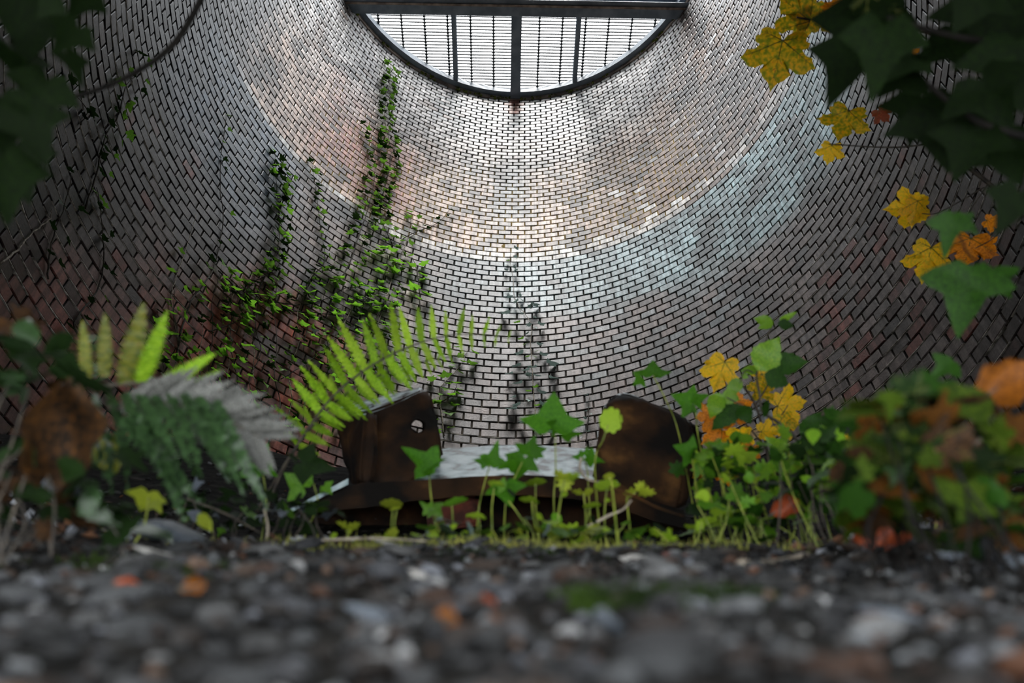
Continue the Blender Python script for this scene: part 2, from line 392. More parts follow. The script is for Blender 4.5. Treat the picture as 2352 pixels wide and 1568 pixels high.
# ------------------------------------------------------------------ the roof: rim, ring beam, beams and grating
def box_bm(bm, p0, p1):
    m = bmesh.ops.create_cube(bm, size=1)['verts']
    c = (Vector(p0) + Vector(p1)) / 2; s = Vector(p1) - Vector(p0)
    for v in m: v.co = Vector((v.co.x * s.x, v.co.y * s.y, v.co.z * s.z)) + c
    return m
def bm_obj(name, bm, mat, parent=None, mat4=None, smooth=False, bevel=0):
    if bevel: bmesh.ops.bevel(bm, geom=bm.edges[:], offset=bevel, segments=1, affect='EDGES')
    me = bpy.data.meshes.new(name); bm.to_mesh(me); bm.free()
    for m in (mat if isinstance(mat, (list, tuple)) else [mat]): me.materials.append(m)
    if smooth: me.polygons.foreach_set('use_smooth', [True] * len(me.polygons))
    return link(name, me, parent, mat4)
def ring_mesh(r_in, r_out, z0, z1, mat, seg=160, name='ring', jag=0):
    V = []; F = []
    for i in range(seg):
        t = 2 * PI * i / seg
        a = jag * vn(i * .7, 3.3)
        V += [wall_pt(t, z0 + a, r_in + a), wall_pt(t, z1 + a, r_in + a * .5), wall_pt(t, z1, r_out), wall_pt(t, z0, r_out)]
    for i in range(seg):
        j = (i + 1) % seg
        for s in range(4): F.append((i * 4 + s, i * 4 + (s + 1) % 4, j * 4 + (s + 1) % 4, j * 4 + s))
    return mesh_np(name, V, F, mat)
ztop = zof(NHI)
tr_ = link('trim_1', ring_mesh(RAD - .012, RAD + .30, ztop, ztop + .07, M['concrete'], name='trim', jag=.006, seg=260))
tag(tr_, 'pale concrete coping round the rim of the shaft', kind='structure')
zb = ztop + .07
rb = link('ring_beam', ring_mesh(RAD - .075, RAD + .12, zb, zb + .12, M['steel'], name='ring_beam'))
tag(rb, 'dark steel ring beam edging the round roof grating', 'beam')
def ibeam(name, a, b, wd, hh, z, label, cat='beam', group=None):
    """I section from a to b (xy), flanges wd wide, hh high, underside at z"""
    a = Vector((a[0], a[1], 0)); b = Vector((b[0], b[1], 0)); d = (b - a); L = d.length; ang = math.atan2(d.y, d.x)
    e = empty(name, (0, 0, 0), label, cat, group)
    m4 = Matrix.Translation((a.x, a.y, z)) @ Matrix.Rotation(ang, 4, 'Z')
    e.location = (a.x, a.y, z); e.rotation_euler = (0, 0, ang)
    for nm, p0, p1 in (('flange', (0, -wd / 2, 0), (L, wd / 2, .012)), ('web', (0, -.006, .012), (L, .006, hh - .012)), ('flange', (0, -wd / 2, hh - .012), (L, wd / 2, hh))):
        bm = bmesh.new(); box_bm(bm, p0, p1); o = bm_obj(nm, bm, M['steel']); o.parent = e
    return e
def on_plane(px, py, z):
    d = ray(px, py); return CAM + d * ((z - CAM.z) / d.z)
g0 = zb + .13
pc0 = on_plane(1187, 30, zb); pm = on_plane(1187, 205, zb)
yT = on_plane(1187, 31, zb).y        # front edge of the transverse beam
xl0 = on_plane(1042, 40, zb + .05).x; xr0 = on_plane(1330, 40, zb + .05).x; xc = X0 + .012
def ychord(x, r=RAD): return CY + math.sqrt(max(0, r * r - (x - X0) ** 2))
ibeam('roof_beam', (xc, CY - RAD - .1), (xc, ychord(xc, RAD + .02)), .125, .16, zb - .05, 'widest central steel beam of the roof, running to the rim over the orange-stained bricks')
for x, lb in ((xl0, 'slim steel beam under the roof grating, left of the central beam'), (xr0, 'slim steel beam under the roof grating, right of the central beam')):
    ibeam('roof_beam', (x, yT - .02), (x, ychord(x, RAD + .02)), .055, .12, zb + .01, lb)
yb = yT - .10
hx = math.sqrt(RAD ** 2 - (yb - CY) ** 2)
tb_ = ibeam('roof_beam', (X0 - hx - .08, yb), (X0 + hx + .08, yb), .19, .26, zb - .11, 'heavy steel cross beam spanning the shaft at the top of the picture')
# lit flange edge of the cross beam, imitated by an added pale strip
ya = on_plane(1187, 14, zb - .13).y
an = empty('lit_flange_strip', (X0, ya, zb - .13), 'added pale strip standing for the lit flange edge of the heavy cross beam', 'beam')
bm = bmesh.new(); box_bm(bm, (-hx - .05, -.012, .0), (hx + .05, .012, .018)); o = bm_obj('angle', bm, M['concrete']); o.parent = an
# grating panels: bars across, twisted rods along; one thing per bay
rod_dx = (on_plane(1250, 100, g0).x - on_plane(1198, 100, g0).x)
ys = [on_plane(1187, 40 + 0 * i, g0).y for i in range(1)]
bar_dy = on_plane(1187, 100, g0).y - on_plane(1187, 107.2, g0).y
bar_dy = abs(bar_dy)
def bar_obj(x0, x1, y, parent, h=.028, th=.0095):
    bm = bmesh.new(); box_bm(bm, (-(x1 - x0) / 2, -th / 2, 0), ((x1 - x0) / 2, th / 2, h))
    return bm_obj('bearing_bar', bm, M['bar'], parent, Matrix.Translation(((x0 + x1) / 2, y, g0)))
bays = [(-9, xl0, 'roof grating panel farthest left, ending in a curved stepped edge'), (xl0, xc, 'roof grating panel just left of the central beam'),
        (xc, xr0, 'roof grating panel just right of the central beam'), (xr0, 9, 'roof grating panel farthest right, ending in a curved stepped edge')]
for bx0, bx1, lb in bays:
    p = empty('grating_panel', (max(bx0, X0 - RAD * .8) * .5 + min(bx1, X0 + RAD * .8) * .5, CY + RAD * .7, g0), lb, 'grating', 'steel grating panels over the shaft')
    y = yT - .06; ymax = CY + RAD
    while y < ymax - .06:
        hw = math.sqrt(max(0, (RAD - .03) ** 2 - (y - CY) ** 2)); a = max(bx0, X0 - hw); b = min(bx1, X0 + hw)
        if b - a > .05: bar_obj(a, b, y, p)
        y += bar_dy
    k0 = math.ceil((max(bx0, X0 - RAD) - xc) / rod_dx)
    for k in range(k0, k0 + 40):
        x = xc + k * rod_dx + (.5 * rod_dx if False else 0)
        if abs(k) < 1: continue
        if x <= bx0 + .02 or x >= bx1 - .02: continue
        if abs(x - X0) > RAD - .05: continue
        y1 = CY + math.sqrt((RAD - .03) ** 2 - (x - X0) ** 2); y0 = yT - .06
        if y1 - y0 < .05: continue
        # twisted square rod
        V = []; F = []; s_ = .013; nn = int((y1 - y0) / (bar_dy / 4))
        for q in range(nn + 1):
            a = q * PI / 8
            wd_ = s_ * (1.55 if q % 4 == 0 else .8)
            for m_ in range(4): V.append((wd_ * math.cos(a + m_ * PI / 2), (y1 - y0) * (q / nn - .5), wd_ * math.sin(a + m_ * PI / 2)))
        for q in range(nn):
            for m_ in range(4): F.append((q * 4 + m_, q * 4 + (m_ + 1) % 4, q * 4 + 4 + (m_ + 1) % 4, q * 4 + 4 + m_))
        link('cross_rod', mesh_np('cross_rod', V, F, M['bar']), p, Matrix.Translation((x, (y0 + y1) / 2, g0 - .008)))
# the other half of the opening behind the cross beam (outside the picture): coarse bars of the same grating
V = []; F = []
y = CY - RAD + .1
while y < yT - .1:
    hw = math.sqrt(max(0, (RAD - .03) ** 2 - (y - CY) ** 2)); b0 = len(V)
    for zz in (g0, g0 + .03):
        for xx, yy in ((X0 - hw, y - .0025), (X0 + hw, y - .0025), (X0 + hw, y + .0025), (X0 - hw, y + .0025)): V.append((xx, yy, zz))
    F += [tuple(b0 + q for q in f) for f in ((3, 2, 1, 0), (4, 5, 6, 7), (0, 1, 5, 4), (1, 2, 6, 5), (2, 3, 7, 6), (3, 0, 4, 7))]
    y += bar_dy
o = link('grating_bars', mesh_np('grating_bars', V, F, M['bar'])); tag(o, 'roof grating bars behind the heavy cross beam, above the picture', 'grating', kind='stuff')

# ------------------------------------------------------------------ ground: a rubble bank rising away from the camera
def ground_z(x, y):
    if y < .68: z = -.05 + y * .728
    elif y < 1.12: z = .445 + (y - .68) * .60
    elif y < 1.62: z = .709 + (y - 1.12) * 1.16
    else: z = 1.289 + (y - 1.62) * .08
    side = ss(.35, .85, abs(x)) * ss(.45, 1.0, y)
    z += side * .10
    z += .010 * fb(x * 6, y * 6, 8) + .004 * fb(x * 25, y * 25, 9)
    if x > .25: z += .03 * ss(.25, .5, x) * ss(.3, .6, y) * ss(1.1, .7, y)
    if y < .15: z = min(z, z)
    return z + ZC
V = []; F = []
xs = np.linspace(-2.2, 2.2, 150); yy = np.concatenate([np.linspace(-.1, 1.0, 90), np.linspace(1.03, 4.4, 60)])
idx = {}
for i, x in enumerate(xs):
    for k, y in enumerate(yy):
        # clamp to the inside of the shaft
        dx, dy = x - X0, y - CY; rr_ = math.hypot(dx, dy); s_ = min(1, (RAD + .03) / max(rr_, 1e-6))
        X, Y_ = X0 + dx * s_, CY + dy * s_
        V.append((X, Y_, ground_z(X, Y_)))
nk = len(yy)
for i in range(len(xs) - 1):
    for k in range(nk - 1): F.append((i * nk + k, (i + 1) * nk + k, (i + 1) * nk + k + 1, i * nk + k + 1))
floor = link('floor', mesh_np('floor', V, F, M['soil'], smooth=True)); tag(floor, 'bank of dark rubble and soil', kind='structure')
# stones: icosphere variants
def ico(sub, amp, seed):
    bm = bmesh.new(); bmesh.ops.create_icosphere(bm, subdivisions=sub, radius=1)
    for v in bm.verts:
        v.co *= 1 + amp * noise.noise(v.co * 1.3 + Vector((seed, 0, 0))); v.co.z *= .62
    V = [v.co.copy() for v in bm.verts]; F = [tuple(x.index for x in f.verts) for f in bm.faces]; bm.free(); return V, F
SV = [ico(1, .55, s * 3.7) for s in range(8)]; SV2 = [ico(2, .6, s * 5.1) for s in range(6)]
pcols = [tuple(.43 * q for q in c_) for c_ in [(.30, .30, .31), (.40, .41, .42), (.22, .22, .22), (.52, .53, .54), (.42, .33, .27), (.40, .25, .16), (.46, .47, .50), (.66, .66, .66)]]  # stone tones scaled down: foreground shade put into the colour
pmats = []
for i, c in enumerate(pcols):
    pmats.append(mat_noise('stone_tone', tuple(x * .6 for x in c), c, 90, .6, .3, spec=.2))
smesh = {}
for i in range(len(SV2)):
    for j, m_ in enumerate(pmats): smesh[(i, j)] = mesh_np('stone', SV2[i][0], SV2[i][1], m_, smooth=True) if i < 3 else None
for i in range(300):
    y = random.uniform(.28, .72) if i > 60 else random.uniform(.14, .3); x = random.uniform(-.62, .62) * (y + .1) / .75
    s = random.uniform(.004, .011) if i > 60 else random.uniform(.004, .008)
    if i % 17 == 0: s *= 1.35
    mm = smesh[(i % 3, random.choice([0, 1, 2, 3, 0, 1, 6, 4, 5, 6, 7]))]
    o = bpy.data.objects.new('stone', mm); C.objects.link(o); o.parent = floor
    o.location = (x, y, ground_z(x, y) + s * .15); o.scale = (s * random.uniform(.8, 1.6), s * random.uniform(.7, 1.1), s * random.uniform(.6, 1))
    o.rotation_euler = (.6 + random.uniform(-.3, .3), random.uniform(-.3, .3), random.uniform(-.5, .5))
V = []; F = []; cols = []
for i in range(9000):
    y = random.uniform(.08, .78) ** 1 if i < 7500 else random.uniform(.75, 1.5); x = random.uniform(-1, 1) * (.12 + y * .95)
    s = (random.uniform(.0015, .0045) if random.random() < .85 else random.uniform(.004, .008)) * (1 if y < .8 else 1.6); v, f = SV[i % 8]; b0 = len(V)
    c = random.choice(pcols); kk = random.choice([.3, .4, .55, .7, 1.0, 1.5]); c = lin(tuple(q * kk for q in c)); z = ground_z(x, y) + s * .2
    a = random.uniform(0, PI); ca, sa = math.cos(a), math.sin(a); k = random.uniform(.6, 1.4)
    for p in v: V.append((x + s * (p.x * ca - p.y * k * sa), y + s * (p.x * sa + p.y * k * ca), z + s * p.z))
    cols.extend([c] * len(v)); F.extend([tuple(b0 + q for q in t_) for t_ in f])
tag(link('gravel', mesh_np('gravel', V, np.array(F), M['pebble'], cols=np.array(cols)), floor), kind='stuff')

# ------------------------------------------------------------------ plant building blocks
def frame(pos, tip, nor, size, width=None):
    """matrix whose +Y is the leaf's tip direction and +Z its face"""
    y = Vector(tip).normalized(); n_ = Vector(nor); n_ = (n_ - y * n_.dot(y))
    if n_.length < 1e-5: n_ = y.orthogonal()
    n_.normalize(); x = y.cross(n_); wd = size if width is None else width
    return Matrix(((x.x * wd, y.x * size, n_.x * size, pos[0]), (x.y * wd, y.y * size, n_.y * size, pos[1]), (x.z * wd, y.z * size, n_.z * size, pos[2]), (0, 0, 0, 1)))
def put(name, me, parent, m4):
    o = bpy.data.objects.new(name, me); C.objects.link(o); o.parent = parent
    o.matrix_basis = Matrix.Translation(-parent.location) @ m4
    return o
LM = {}
def leaf_mesh(kind, mat, variant=0):
    """outline fanned from the midrib, thin curved sheet with rim thickness; base at origin, tip at +Y 1"""
    key = (kind, mat, variant)
    if key in LM: return LM[key]
    rs = random.Random(hash(kind) % 97 + variant * 13)
    if kind == 'ivy':           # five lobes, smooth
        half = [(0, 0), (.10, -.10), (.30, -.10), (.50, .06), (.40, .20), (.36, .30), (.60, .44), (.52, .50), (.28, .54), (.20, .68), (.10, .86), (0, 1)]
    elif kind == 'ivytri':      # three strong pointed lobes
        half = [(0, 0), (.14, -.06), (.30, .02), (.48, .12), (.64, .26), (.46, .36), (.28, .42), (.20, .56), (.12, .76), (0, 1)]
    elif kind == 'ivywide':
        half = [(0, .02), (.12, -.12), (.30, -.16), (.40, -.06), (.62, .10), (.76, .24), (.52, .32), (.34, .40), (.24, .58), (.12, .80), (0, 1)]
    elif kind == 'ovate':
        half = [(0, 0)]
        for i in range(1, 12):
            y = i / 12; w_ = .40 * math.sin(PI * y ** .72) * (1 - .15 * y) + .0
            half.append((w_ * (1.05 if i % 2 else .93), y)); 
        half.append((0, 1))
    elif kind == 'lance':
        half = [(0, 0)]
        for i in range(1, 12):
            y = i / 12; w_ = .24 * math.sin(PI * y ** .7)
            half.append((w_ * (1.05 if i % 2 else .92), y))
        half.append((0, 1))
    elif kind == 'round':       # scalloped seedling leaf
        half = [(0, .06)]
        for i in range(1, 14):
            a = PI * i / 14; r = .5 * (1.0 if i % 3 else .86)
            half.append((r * math.sin(a) * 1.08, .5 - r * math.cos(a)))
        half.append((0, .98))
    elif kind == 'star':        # star shaped seedling leaf
        half = [(0, .1), (.12, .02), (.34, -.02), (.36, .14), (.30, .24), (.56, .34), (.60, .46), (.40, .50), (.30, .56), (.38, .80), (.28, .84), (.14, .72), (.08, .92), (0, 1)]
    elif kind == 'maple':       # sycamore: five toothed lobes
        half = [(0, .12), (.06, .0), (.18, -.08), (.34, -.10), (.44, -.02), (.42, .06), (.52, .12), (.48, .20), (.40, .26),
                (.44, .30), (.50, .36), (.60, .38), (.62, .46), (.72, .56), (.60, .60), (.56, .68), (.48, .68), (.40, .70), (.31, .62), (.25, .60),
                (.25, .66), (.30, .72), (.25, .78), (.20, .84), (.12, .88), (.06, .95), (0, 1.04)]
    jit = .015
    pts = [(x + rs.uniform(-jit, jit) * (x > 0), y + rs.uniform(-jit, jit)) for x, y in half]
    fold = rs.uniform(.06, .22); droop = rs.uniform(-.25, .05); wav = rs.uniform(.01, .05)
    cyv = {'maple': .32, 'star': .38, 'ivy': .3, 'ivytri': .28, 'ivywide': .24}.get(kind)
    def z_(x, y): return fold * abs(x) + droop * y * y + wav * math.sin(9 * y + 5 * x)
    V = []; F = []
    out = pts + [(-x, y) for x, y in reversed(pts[1:-1])]
    if cyv is None:             # strip between midrib and rim
        nh = len(pts)
        for x, y in pts: V.append((0, y, z_(0, y)))
        for s in (1, -1):
            b0 = len(V)
            for x, y in pts: V.append((s * x, y, z_(x, y)))
            for i in range(nh - 1):
                q = (i, b0 + i, b0 + i + 1, i + 1); F.append(q if s > 0 else q[::-1])
    else:
        c0 = (0, cyv); V.append((0, cyv, z_(0, cyv))); n_ = len(out)
        for k in (.55, 1.0):
            for x, y in out:
                X, Y_ = c0[0] + (x - c0[0]) * k, c0[1] + (y - c0[1]) * k; V.append((X, Y_, z_(X, Y_)))
        for i in range(n_):
            j = (i + 1) % n_
            F.append((0, 1 + i, 1 + j)); F.append((1 + i, 1 + n_ + i, 1 + n_ + j, 1 + j))
    mats = [mat]; NF = len(F)
    if kind == 'maple':         # raised veins along each lobe
        tips = [(0, 1.0), (.66, .54), (-.66, .54), (.40, .0), (-.40, .0)]
        for tx, ty in tips:
            side_ = [(tx, ty, 0, .10, 1)]
            for k_ in (.35, .55, .75):
                bx, by = tx * k_, .10 + (ty - .10) * k_
                a = math.atan2(ty - .1, tx)
                for sg in (1, -1):
                    side_.append((bx + .20 * (1 - k_ * .5) * math.cos(a + sg * .7), by + .20 * (1 - k_ * .5) * math.sin(a + sg * .7), bx, by, .45))
            for ex, ey, bx, by, ww in side_:
                d = Vector((ex - bx, ey - by)); pn = Vector((-d.y, d.x)).normalized() * .011 * ww
                b0 = len(V); K = 5
                for q in range(K + 1):
                    s = q / K; X, Y_ = bx + d.x * s * .93, by + d.y * s * .93; w2 = 1 - .8 * s
                    zz = z_(X, Y_)
                    V += [(X + pn.x * w2, Y_ + pn.y * w2, zz + .006), (X - pn.x * w2, Y_ - pn.y * w2, zz + .006), (X, Y_, zz - .010)]
                for q in range(K):
                    a_ = b0 + q * 3
                    F += [(a_, a_ + 3, a_ + 4, a_ + 1), (a_ + 1, a_ + 4, a_ + 5, a_ + 2), (a_ + 2, a_ + 5, a_ + 3, a_)]
        mats.append(M['vein'])
    me = mesh_np('leaf', V, F, mats, smooth=True)
    if len(mats) > 1: me.polygons.foreach_set('material_index', [0] * NF + [1] * (len(F) - NF))
    LM[key] = me
    return me
def tube(parent, pts, r0_, r1_, mat, name='stem', sides=6, wob=0):
    pts = [Vector(p) for p in pts]
    # Catmull-Rom resample
    P = []
    n_ = len(pts)
    for i in range(n_ - 1):
        a = pts[max(0, i - 1)]; b = pts[i]; c = pts[i + 1]; d = pts[min(n_ - 1, i + 2)]
        for k in range(5):
            s = k / 5; P.append(.5 * ((2 * b) + (c - a) * s + (2 * a - 5 * b + 4 * c - d) * s * s + (3 * b - a - 3 * c + d) * s ** 3))
    P.append(pts[-1])
    if wob: P = [p + Vector((random.uniform(-wob, wob), random.uniform(-wob, wob), random.uniform(-wob, wob))) for p in P]
    V = []; F = []; ref = Vector((.3, -.9, .2)).normalized(); K = len(P); cen = P[0]
    for i, p in enumerate(P):
        t = (P[min(K - 1, i + 1)] - P[max(0, i - 1)]).normalized(); x = t.cross(ref)
        if x.length < .1: x = t.orthogonal()
        x.normalize(); y = t.cross(x); r = r0_ + (r1_ - r0_) * i / (K - 1)
        for s in range(sides):
            a = 2 * PI * s / sides; V.append(p - cen + (x * math.cos(a) + y * math.sin(a)) * r)
    for i in range(K - 1):
        for s in range(sides):
            F.append((i * sides + s, i * sides + (s + 1) % sides, (i + 1) * sides + (s + 1) % sides, (i + 1) * sides + s))
    F.append(tuple(range(sides))[::-1]); F.append(tuple((K - 1) * sides + s for s in range(sides)))
    me = mesh_np(name, V, F, mat, smooth=True)
    if parent is None:
        o = link(name, me); o.location = cen
    else: o = put(name, me, parent, Matrix.Translation(cen))
    return o, P
def rnd3(a): return Vector((random.uniform(-a, a), random.uniform(-a, a), random.uniform(-a, a)))
def px_leaf(parent, kind, mat, base, tip, depth, wmul=1.0, face=None, variant=None, name='leaf', tipd=None, tilt=.35):
    """a leaf whose base and tip lie on two sight lines, at their own depth"""
    b = atd(base[0], base[1], depth); t = atd(tip[0], tip[1], depth if tipd is None else tipd)
    d = t - b; L = d.length
    if face is None: face = (-ray(*base).normalized()) + rnd3(tilt) + Vector((0, 0, .25))
    v = random.randrange(3) if variant is None else variant
    return put(name, leaf_mesh(kind, mat, v), parent, frame(b, d, face, L, L * wmul))

# ------------------------------------------------------------------ ivy on the wall
def wall_vine(pts, label, lm, size=(.035, .055), step=.07, r=.005, stemmat=None, spread=.05, leafprob=1, tag_='ivy_vine', inset=.012, density=1, kinds=('ivy', 'ivytri', 'ivywide'), group=None):
    W = [wall_at(x, y, inset) for x, y in pts]
    e = empty(tag_, W[0], label, 'ivy', group)
    o, P = tube(e, W, r, r * .35, stemmat or M['twig'], wob=.004)
    acc = 0; side = 1
    for i in range(1, len(P)):
        seg = (P[i] - P[i - 1]).length; acc += seg
        while acc > step / density / 1.5:
            acc -= step / density / 1.5; side = -side
            if random.random() > leafprob: continue
            p = P[i].lerp(P[i - 1], random.random()); inw = Vector((X0 - p.x, CY - p.y, 0)).normalized()
            tang = Vector((-inw.y, inw.x, 0)) * side
            off = tang * random.uniform(.2, 1) * spread + Vector((0, 0, random.uniform(-.5, .5) * spread)) + inw * random.uniform(.008, .045)
            s = random.uniform(*size)
            tipd = tang * random.uniform(.1, 1) + inw * random.uniform(.2, .9) + Vector((0, 0, random.uniform(-.8, .1)))
            nor = inw * random.uniform(.2, .9) + Vector((0, 0, 1)) + rnd3(.35)
            m_ = random.choice(lm) if isinstance(lm, list) else lm
            put('leaf', leaf_mesh(random.choice(kinds), m_, random.randrange(3)), e, frame(p + off, tipd, nor, s))
    return e
iv = M['ivy']; ib = M['ivybright']; idk = M['ivydark']; du = M['ivydusty']
wall_vine([(770, 655), (800, 610), (818, 560), (832, 520), (848, 470), (858, 420), (862, 360), (850, 300)], 'dense ivy strand climbing the red-stained bricks, left branch of the tallest pair', [iv, idk, iv], (.045, .075), .045, spread=.11, density=1.3)
wall_vine([(900, 560), (880, 515), (874, 475), (884, 430), (893, 390), (898, 340), (886, 290), (884, 240), (895, 190), (897, 150)], 'tallest ivy strand, its thin tip reaching nearly to the roof grating', [iv, idk, iv], (.045, .075), .05, spread=.09, density=1.3)
wall_vine([(700, 690), (712, 640), (740, 612), (746, 585), (738, 540), (730, 480), (724, 430), (717, 378)], 'slim ivy strand with small leaves, second to the left of the tallest', [iv, idk], (.035, .055), .055, spread=.04)
wall_vine([(585, 700), (603, 645), (628, 600), (642, 540), (640, 480), (634, 410), (632, 350)], 'leafy ivy strand rising beside the pale bricks, forked near its top', [iv, ib, idk], (.045, .07), .04, spread=.07)
wall_vine([(640, 500), (650, 460), (662, 420), (669, 396)], 'short leafy fork at the right of the forked ivy strand', iv, (.04, .06), .05, spread=.04)
wall_vine([(560, 690), (580, 650), (640, 610), (636, 570)], 'low ivy runner joining the forked strand', iv, (.045, .07), .07, spread=.08)
wall_vine([(408, 810), (420, 745), (445, 680), (478, 640), (498, 590), (508, 540), (512, 485), (505, 430), (510, 340), (520, 262)], 'thin, nearly bare ivy stem on the dark blue bricks at left', [idk, iv], (.03, .055), .14, r=.006, spread=.05, leafprob=.7)
wall_vine([(880, 705), (893, 665), (905, 620), (930, 565), (942, 520), (946, 480)], 'ivy strand with bare pale stem left of the centre of the wall', iv, (.04, .065), .09, stemmat=M['paletwig'], spread=.06)
wall_vine([(925, 548), (962, 530), (1005, 512), (1037, 476)], 'bare ivy runner curving up to the right on the tan bricks', idk, (.03, .05), .12, spread=.04, leafprob=.7)
wall_vine([(965, 710), (962, 650), (955, 610), (945, 590)], 'short ivy strand with broad bright leaves under the tan bricks', ib, (.06, .10), .09, spread=.06)
wall_vine([(880, 640), (890, 600), (885, 565)], 'pair of broad bright green ivy leaves on the grey bricks', ib, (.08, .13), .07, spread=.10)
ctr = wall_vine([(1248, 1005), (1232, 960), (1226, 900), (1222, 840), (1218, 785), (1222, 748), (1206, 722), (1183, 685), (1178, 635), (1172, 600), (1173, 575)], 'grey dusty ivy strand climbing the middle of the wall', [du, du, iv], (.035, .055), .10, r=.0045, stemmat=M['paletwig'], spread=.05)
for (x, y) in ((1165, 720), (1240, 745), (1200, 778), (1235, 790), (1198, 812), (1245, 815), (1262, 835), (1190, 840), (1175, 858), (1265, 868), (1230, 862), (1182, 912), (1190, 930), (1195, 880), (1240, 900), (1208, 968), (1180, 940), (1255, 990), (1245, 930), (1212, 850), (1190, 740), (1225, 700)):
    p = wall_at(x, y, .05); s = random.uniform(.06, .10); sd = 1 if x > 1215 else -1
    put('leaf', leaf_mesh(random.choice(['ivywide', 'ivytri']), du if random.random() < .8 else iv, random.randrange(3)), ctr, frame(p, (sd * 1, -.6, -.35), (random.uniform(-.3, .3), -.35, 1), s))
wall_vine([(1345, 1015), (1350, 970), (1352, 930), (1356, 905)], 'small dark ivy strand beside the right iron cheek', du, (.025, .04), .06, spread=.02)
wall_vine([(1020, 1000), (1010, 900), (1030, 870), (1060, 835), (1075, 800)], 'ivy strand with pale bare stem low on the wall, right of the big fern frond', iv, (.05, .085), .07, stemmat=M['paletwig'], spread=.09)
wall_vine([(1005, 930), (1040, 905), (1050, 880)], 'low ivy runner above the hole of the left iron cheek', ib, (.05, .08), .06, spread=.07)
wall_vine([(200, 800), (170, 742), (215, 682), (238, 620), (237, 560), (234, 500), (222, 430)], 'bare ivy stem on the dark left flank, few leaves', [idk, iv], (.035, .06), .15, r=.006, spread=.06)
wall_vine([(195, 480), (222, 400), (240, 320), (272, 265), (290, 200), (335, 150)], 'dark leafy ivy strand high on the left flank', [idk, iv], (.035, .065), .07, r=.006, spread=.10)
wall_vine([(0, 605), (40, 575), (70, 540), (112, 505), (118, 480)], 'pale bare vine at the left edge of the picture', idk, (.05, .08), .3, r=.006, stemmat=M['paletwig'], leafprob=.3)
wall_vine([(410, 770), (392, 690), (404, 640), (430, 565), (450, 490)], 'bare pale vine below the dark blue bricks', iv, (.05, .07), .3, r=.005, stemmat=M['paletwig'], leafprob=.3)
wall_vine([(185, 285), (200, 250), (150, 200)], 'wiry dark ivy tuft in the upper left shade', idk, (.03, .06), .07, spread=.1)
wall_vine([(110, 640), (118, 560), (150, 470), (165, 400)], 'sparse dark ivy strand on the far left flank', idk, (.035, .06), .12, spread=.08)
# the thick lower-left growth: many strands
mass_ = [(390, 1000, 400, 690), (430, 1010, 395, 660), (455, 980, 470, 700), (490, 1010, 500, 610), (520, 1000, 545, 640), (545, 1020, 520, 660), (585, 990, 590, 690),
        (610, 1010, 560, 640), (640, 1000, 650, 650), (665, 980, 700, 650), (700, 1010, 690, 660), (730, 1000, 760, 640), (755, 960, 800, 650), (790, 930, 780, 625), (820, 900, 870, 640), (850, 890, 900, 650), (880, 860, 880, 660), (420, 1040, 370, 760), (660, 870, 860, 690), (480, 760, 640, 690)]
mass = sorted(mass_)
ORD = ['leftmost', 'second from left', 'third from left', 'fourth from left', 'fifth from left', 'sixth from left', 'seventh from left', 'eighth from left', 'ninth from left', 'tenth from left', 'tenth from right', 'ninth from right', 'eighth from right', 'seventh from right', 'sixth from right', 'fifth from right', 'fourth from right', 'third from right', 'second from right', 'rightmost']
for i, (xa, ya, xb, yb_) in enumerate(mass):
    K = 6; pts = []
    for k in range(K):
        s = k / (K - 1); pts.append((xa + (xb - xa) * s + random.uniform(-16, 16), ya + (yb_ - ya) * s))
    wall_vine(pts, 'ivy strand in the growth over the red bricks, rooted ' + ORD[i] + ' of the row', [ib, iv, ib, idk], (.035, .07), .075, r=.004, stemmat=M['twig'] if i % 3 else M['paletwig'], spread=.12, inset=.02, group='ivy strands of the lower left growth')
wall_vine([(500, 620), (530, 650), (560, 680), (600, 690), (560, 660), (520, 690), (575, 700)], 'cluster of broad bright ivy leaves at the top of the lower left growth', ib, (.06, .11), .16, spread=.14)
wall_vine([(610, 690), (680, 700), (740, 690), (800, 660), (850, 670), (900, 680)], 'bright ivy runner along the top of the lower left growth', ib, (.06, .11), .10, spread=.13)
wall_vine([(650, 710), (740, 720), (820, 725), (900, 705)], 'second bright ivy runner below the top of the lower left growth', ib, (.05, .09), .12, spread=.14)
# moss and tufts on the coping
V = []; F = []
for k in range(260):
    t = math.radians(random.choice([random.uniform(-62, -10), random.uniform(-62, -10), random.uniform(-10, 62)])); q = wall_pt(t, ztop + .02 + random.uniform(-.04, .03), RAD - .015)
    if vn(math.degrees(t) / 4, 2.2) < 0: continue
    s = random.uniform(.006, .02); v, f = SV[k % 8]; b0 = len(V)
    for p in v: V.append((q[0] + p.x * s, q[1] + p.y * s, q[2] + p.z * s))
    F.extend([tuple(b0 + j for j in t_) for t_ in f])
tag(link('moss_tufts', mesh_np('moss_tufts', V, F, M['moss']), tr_), kind='stuff')

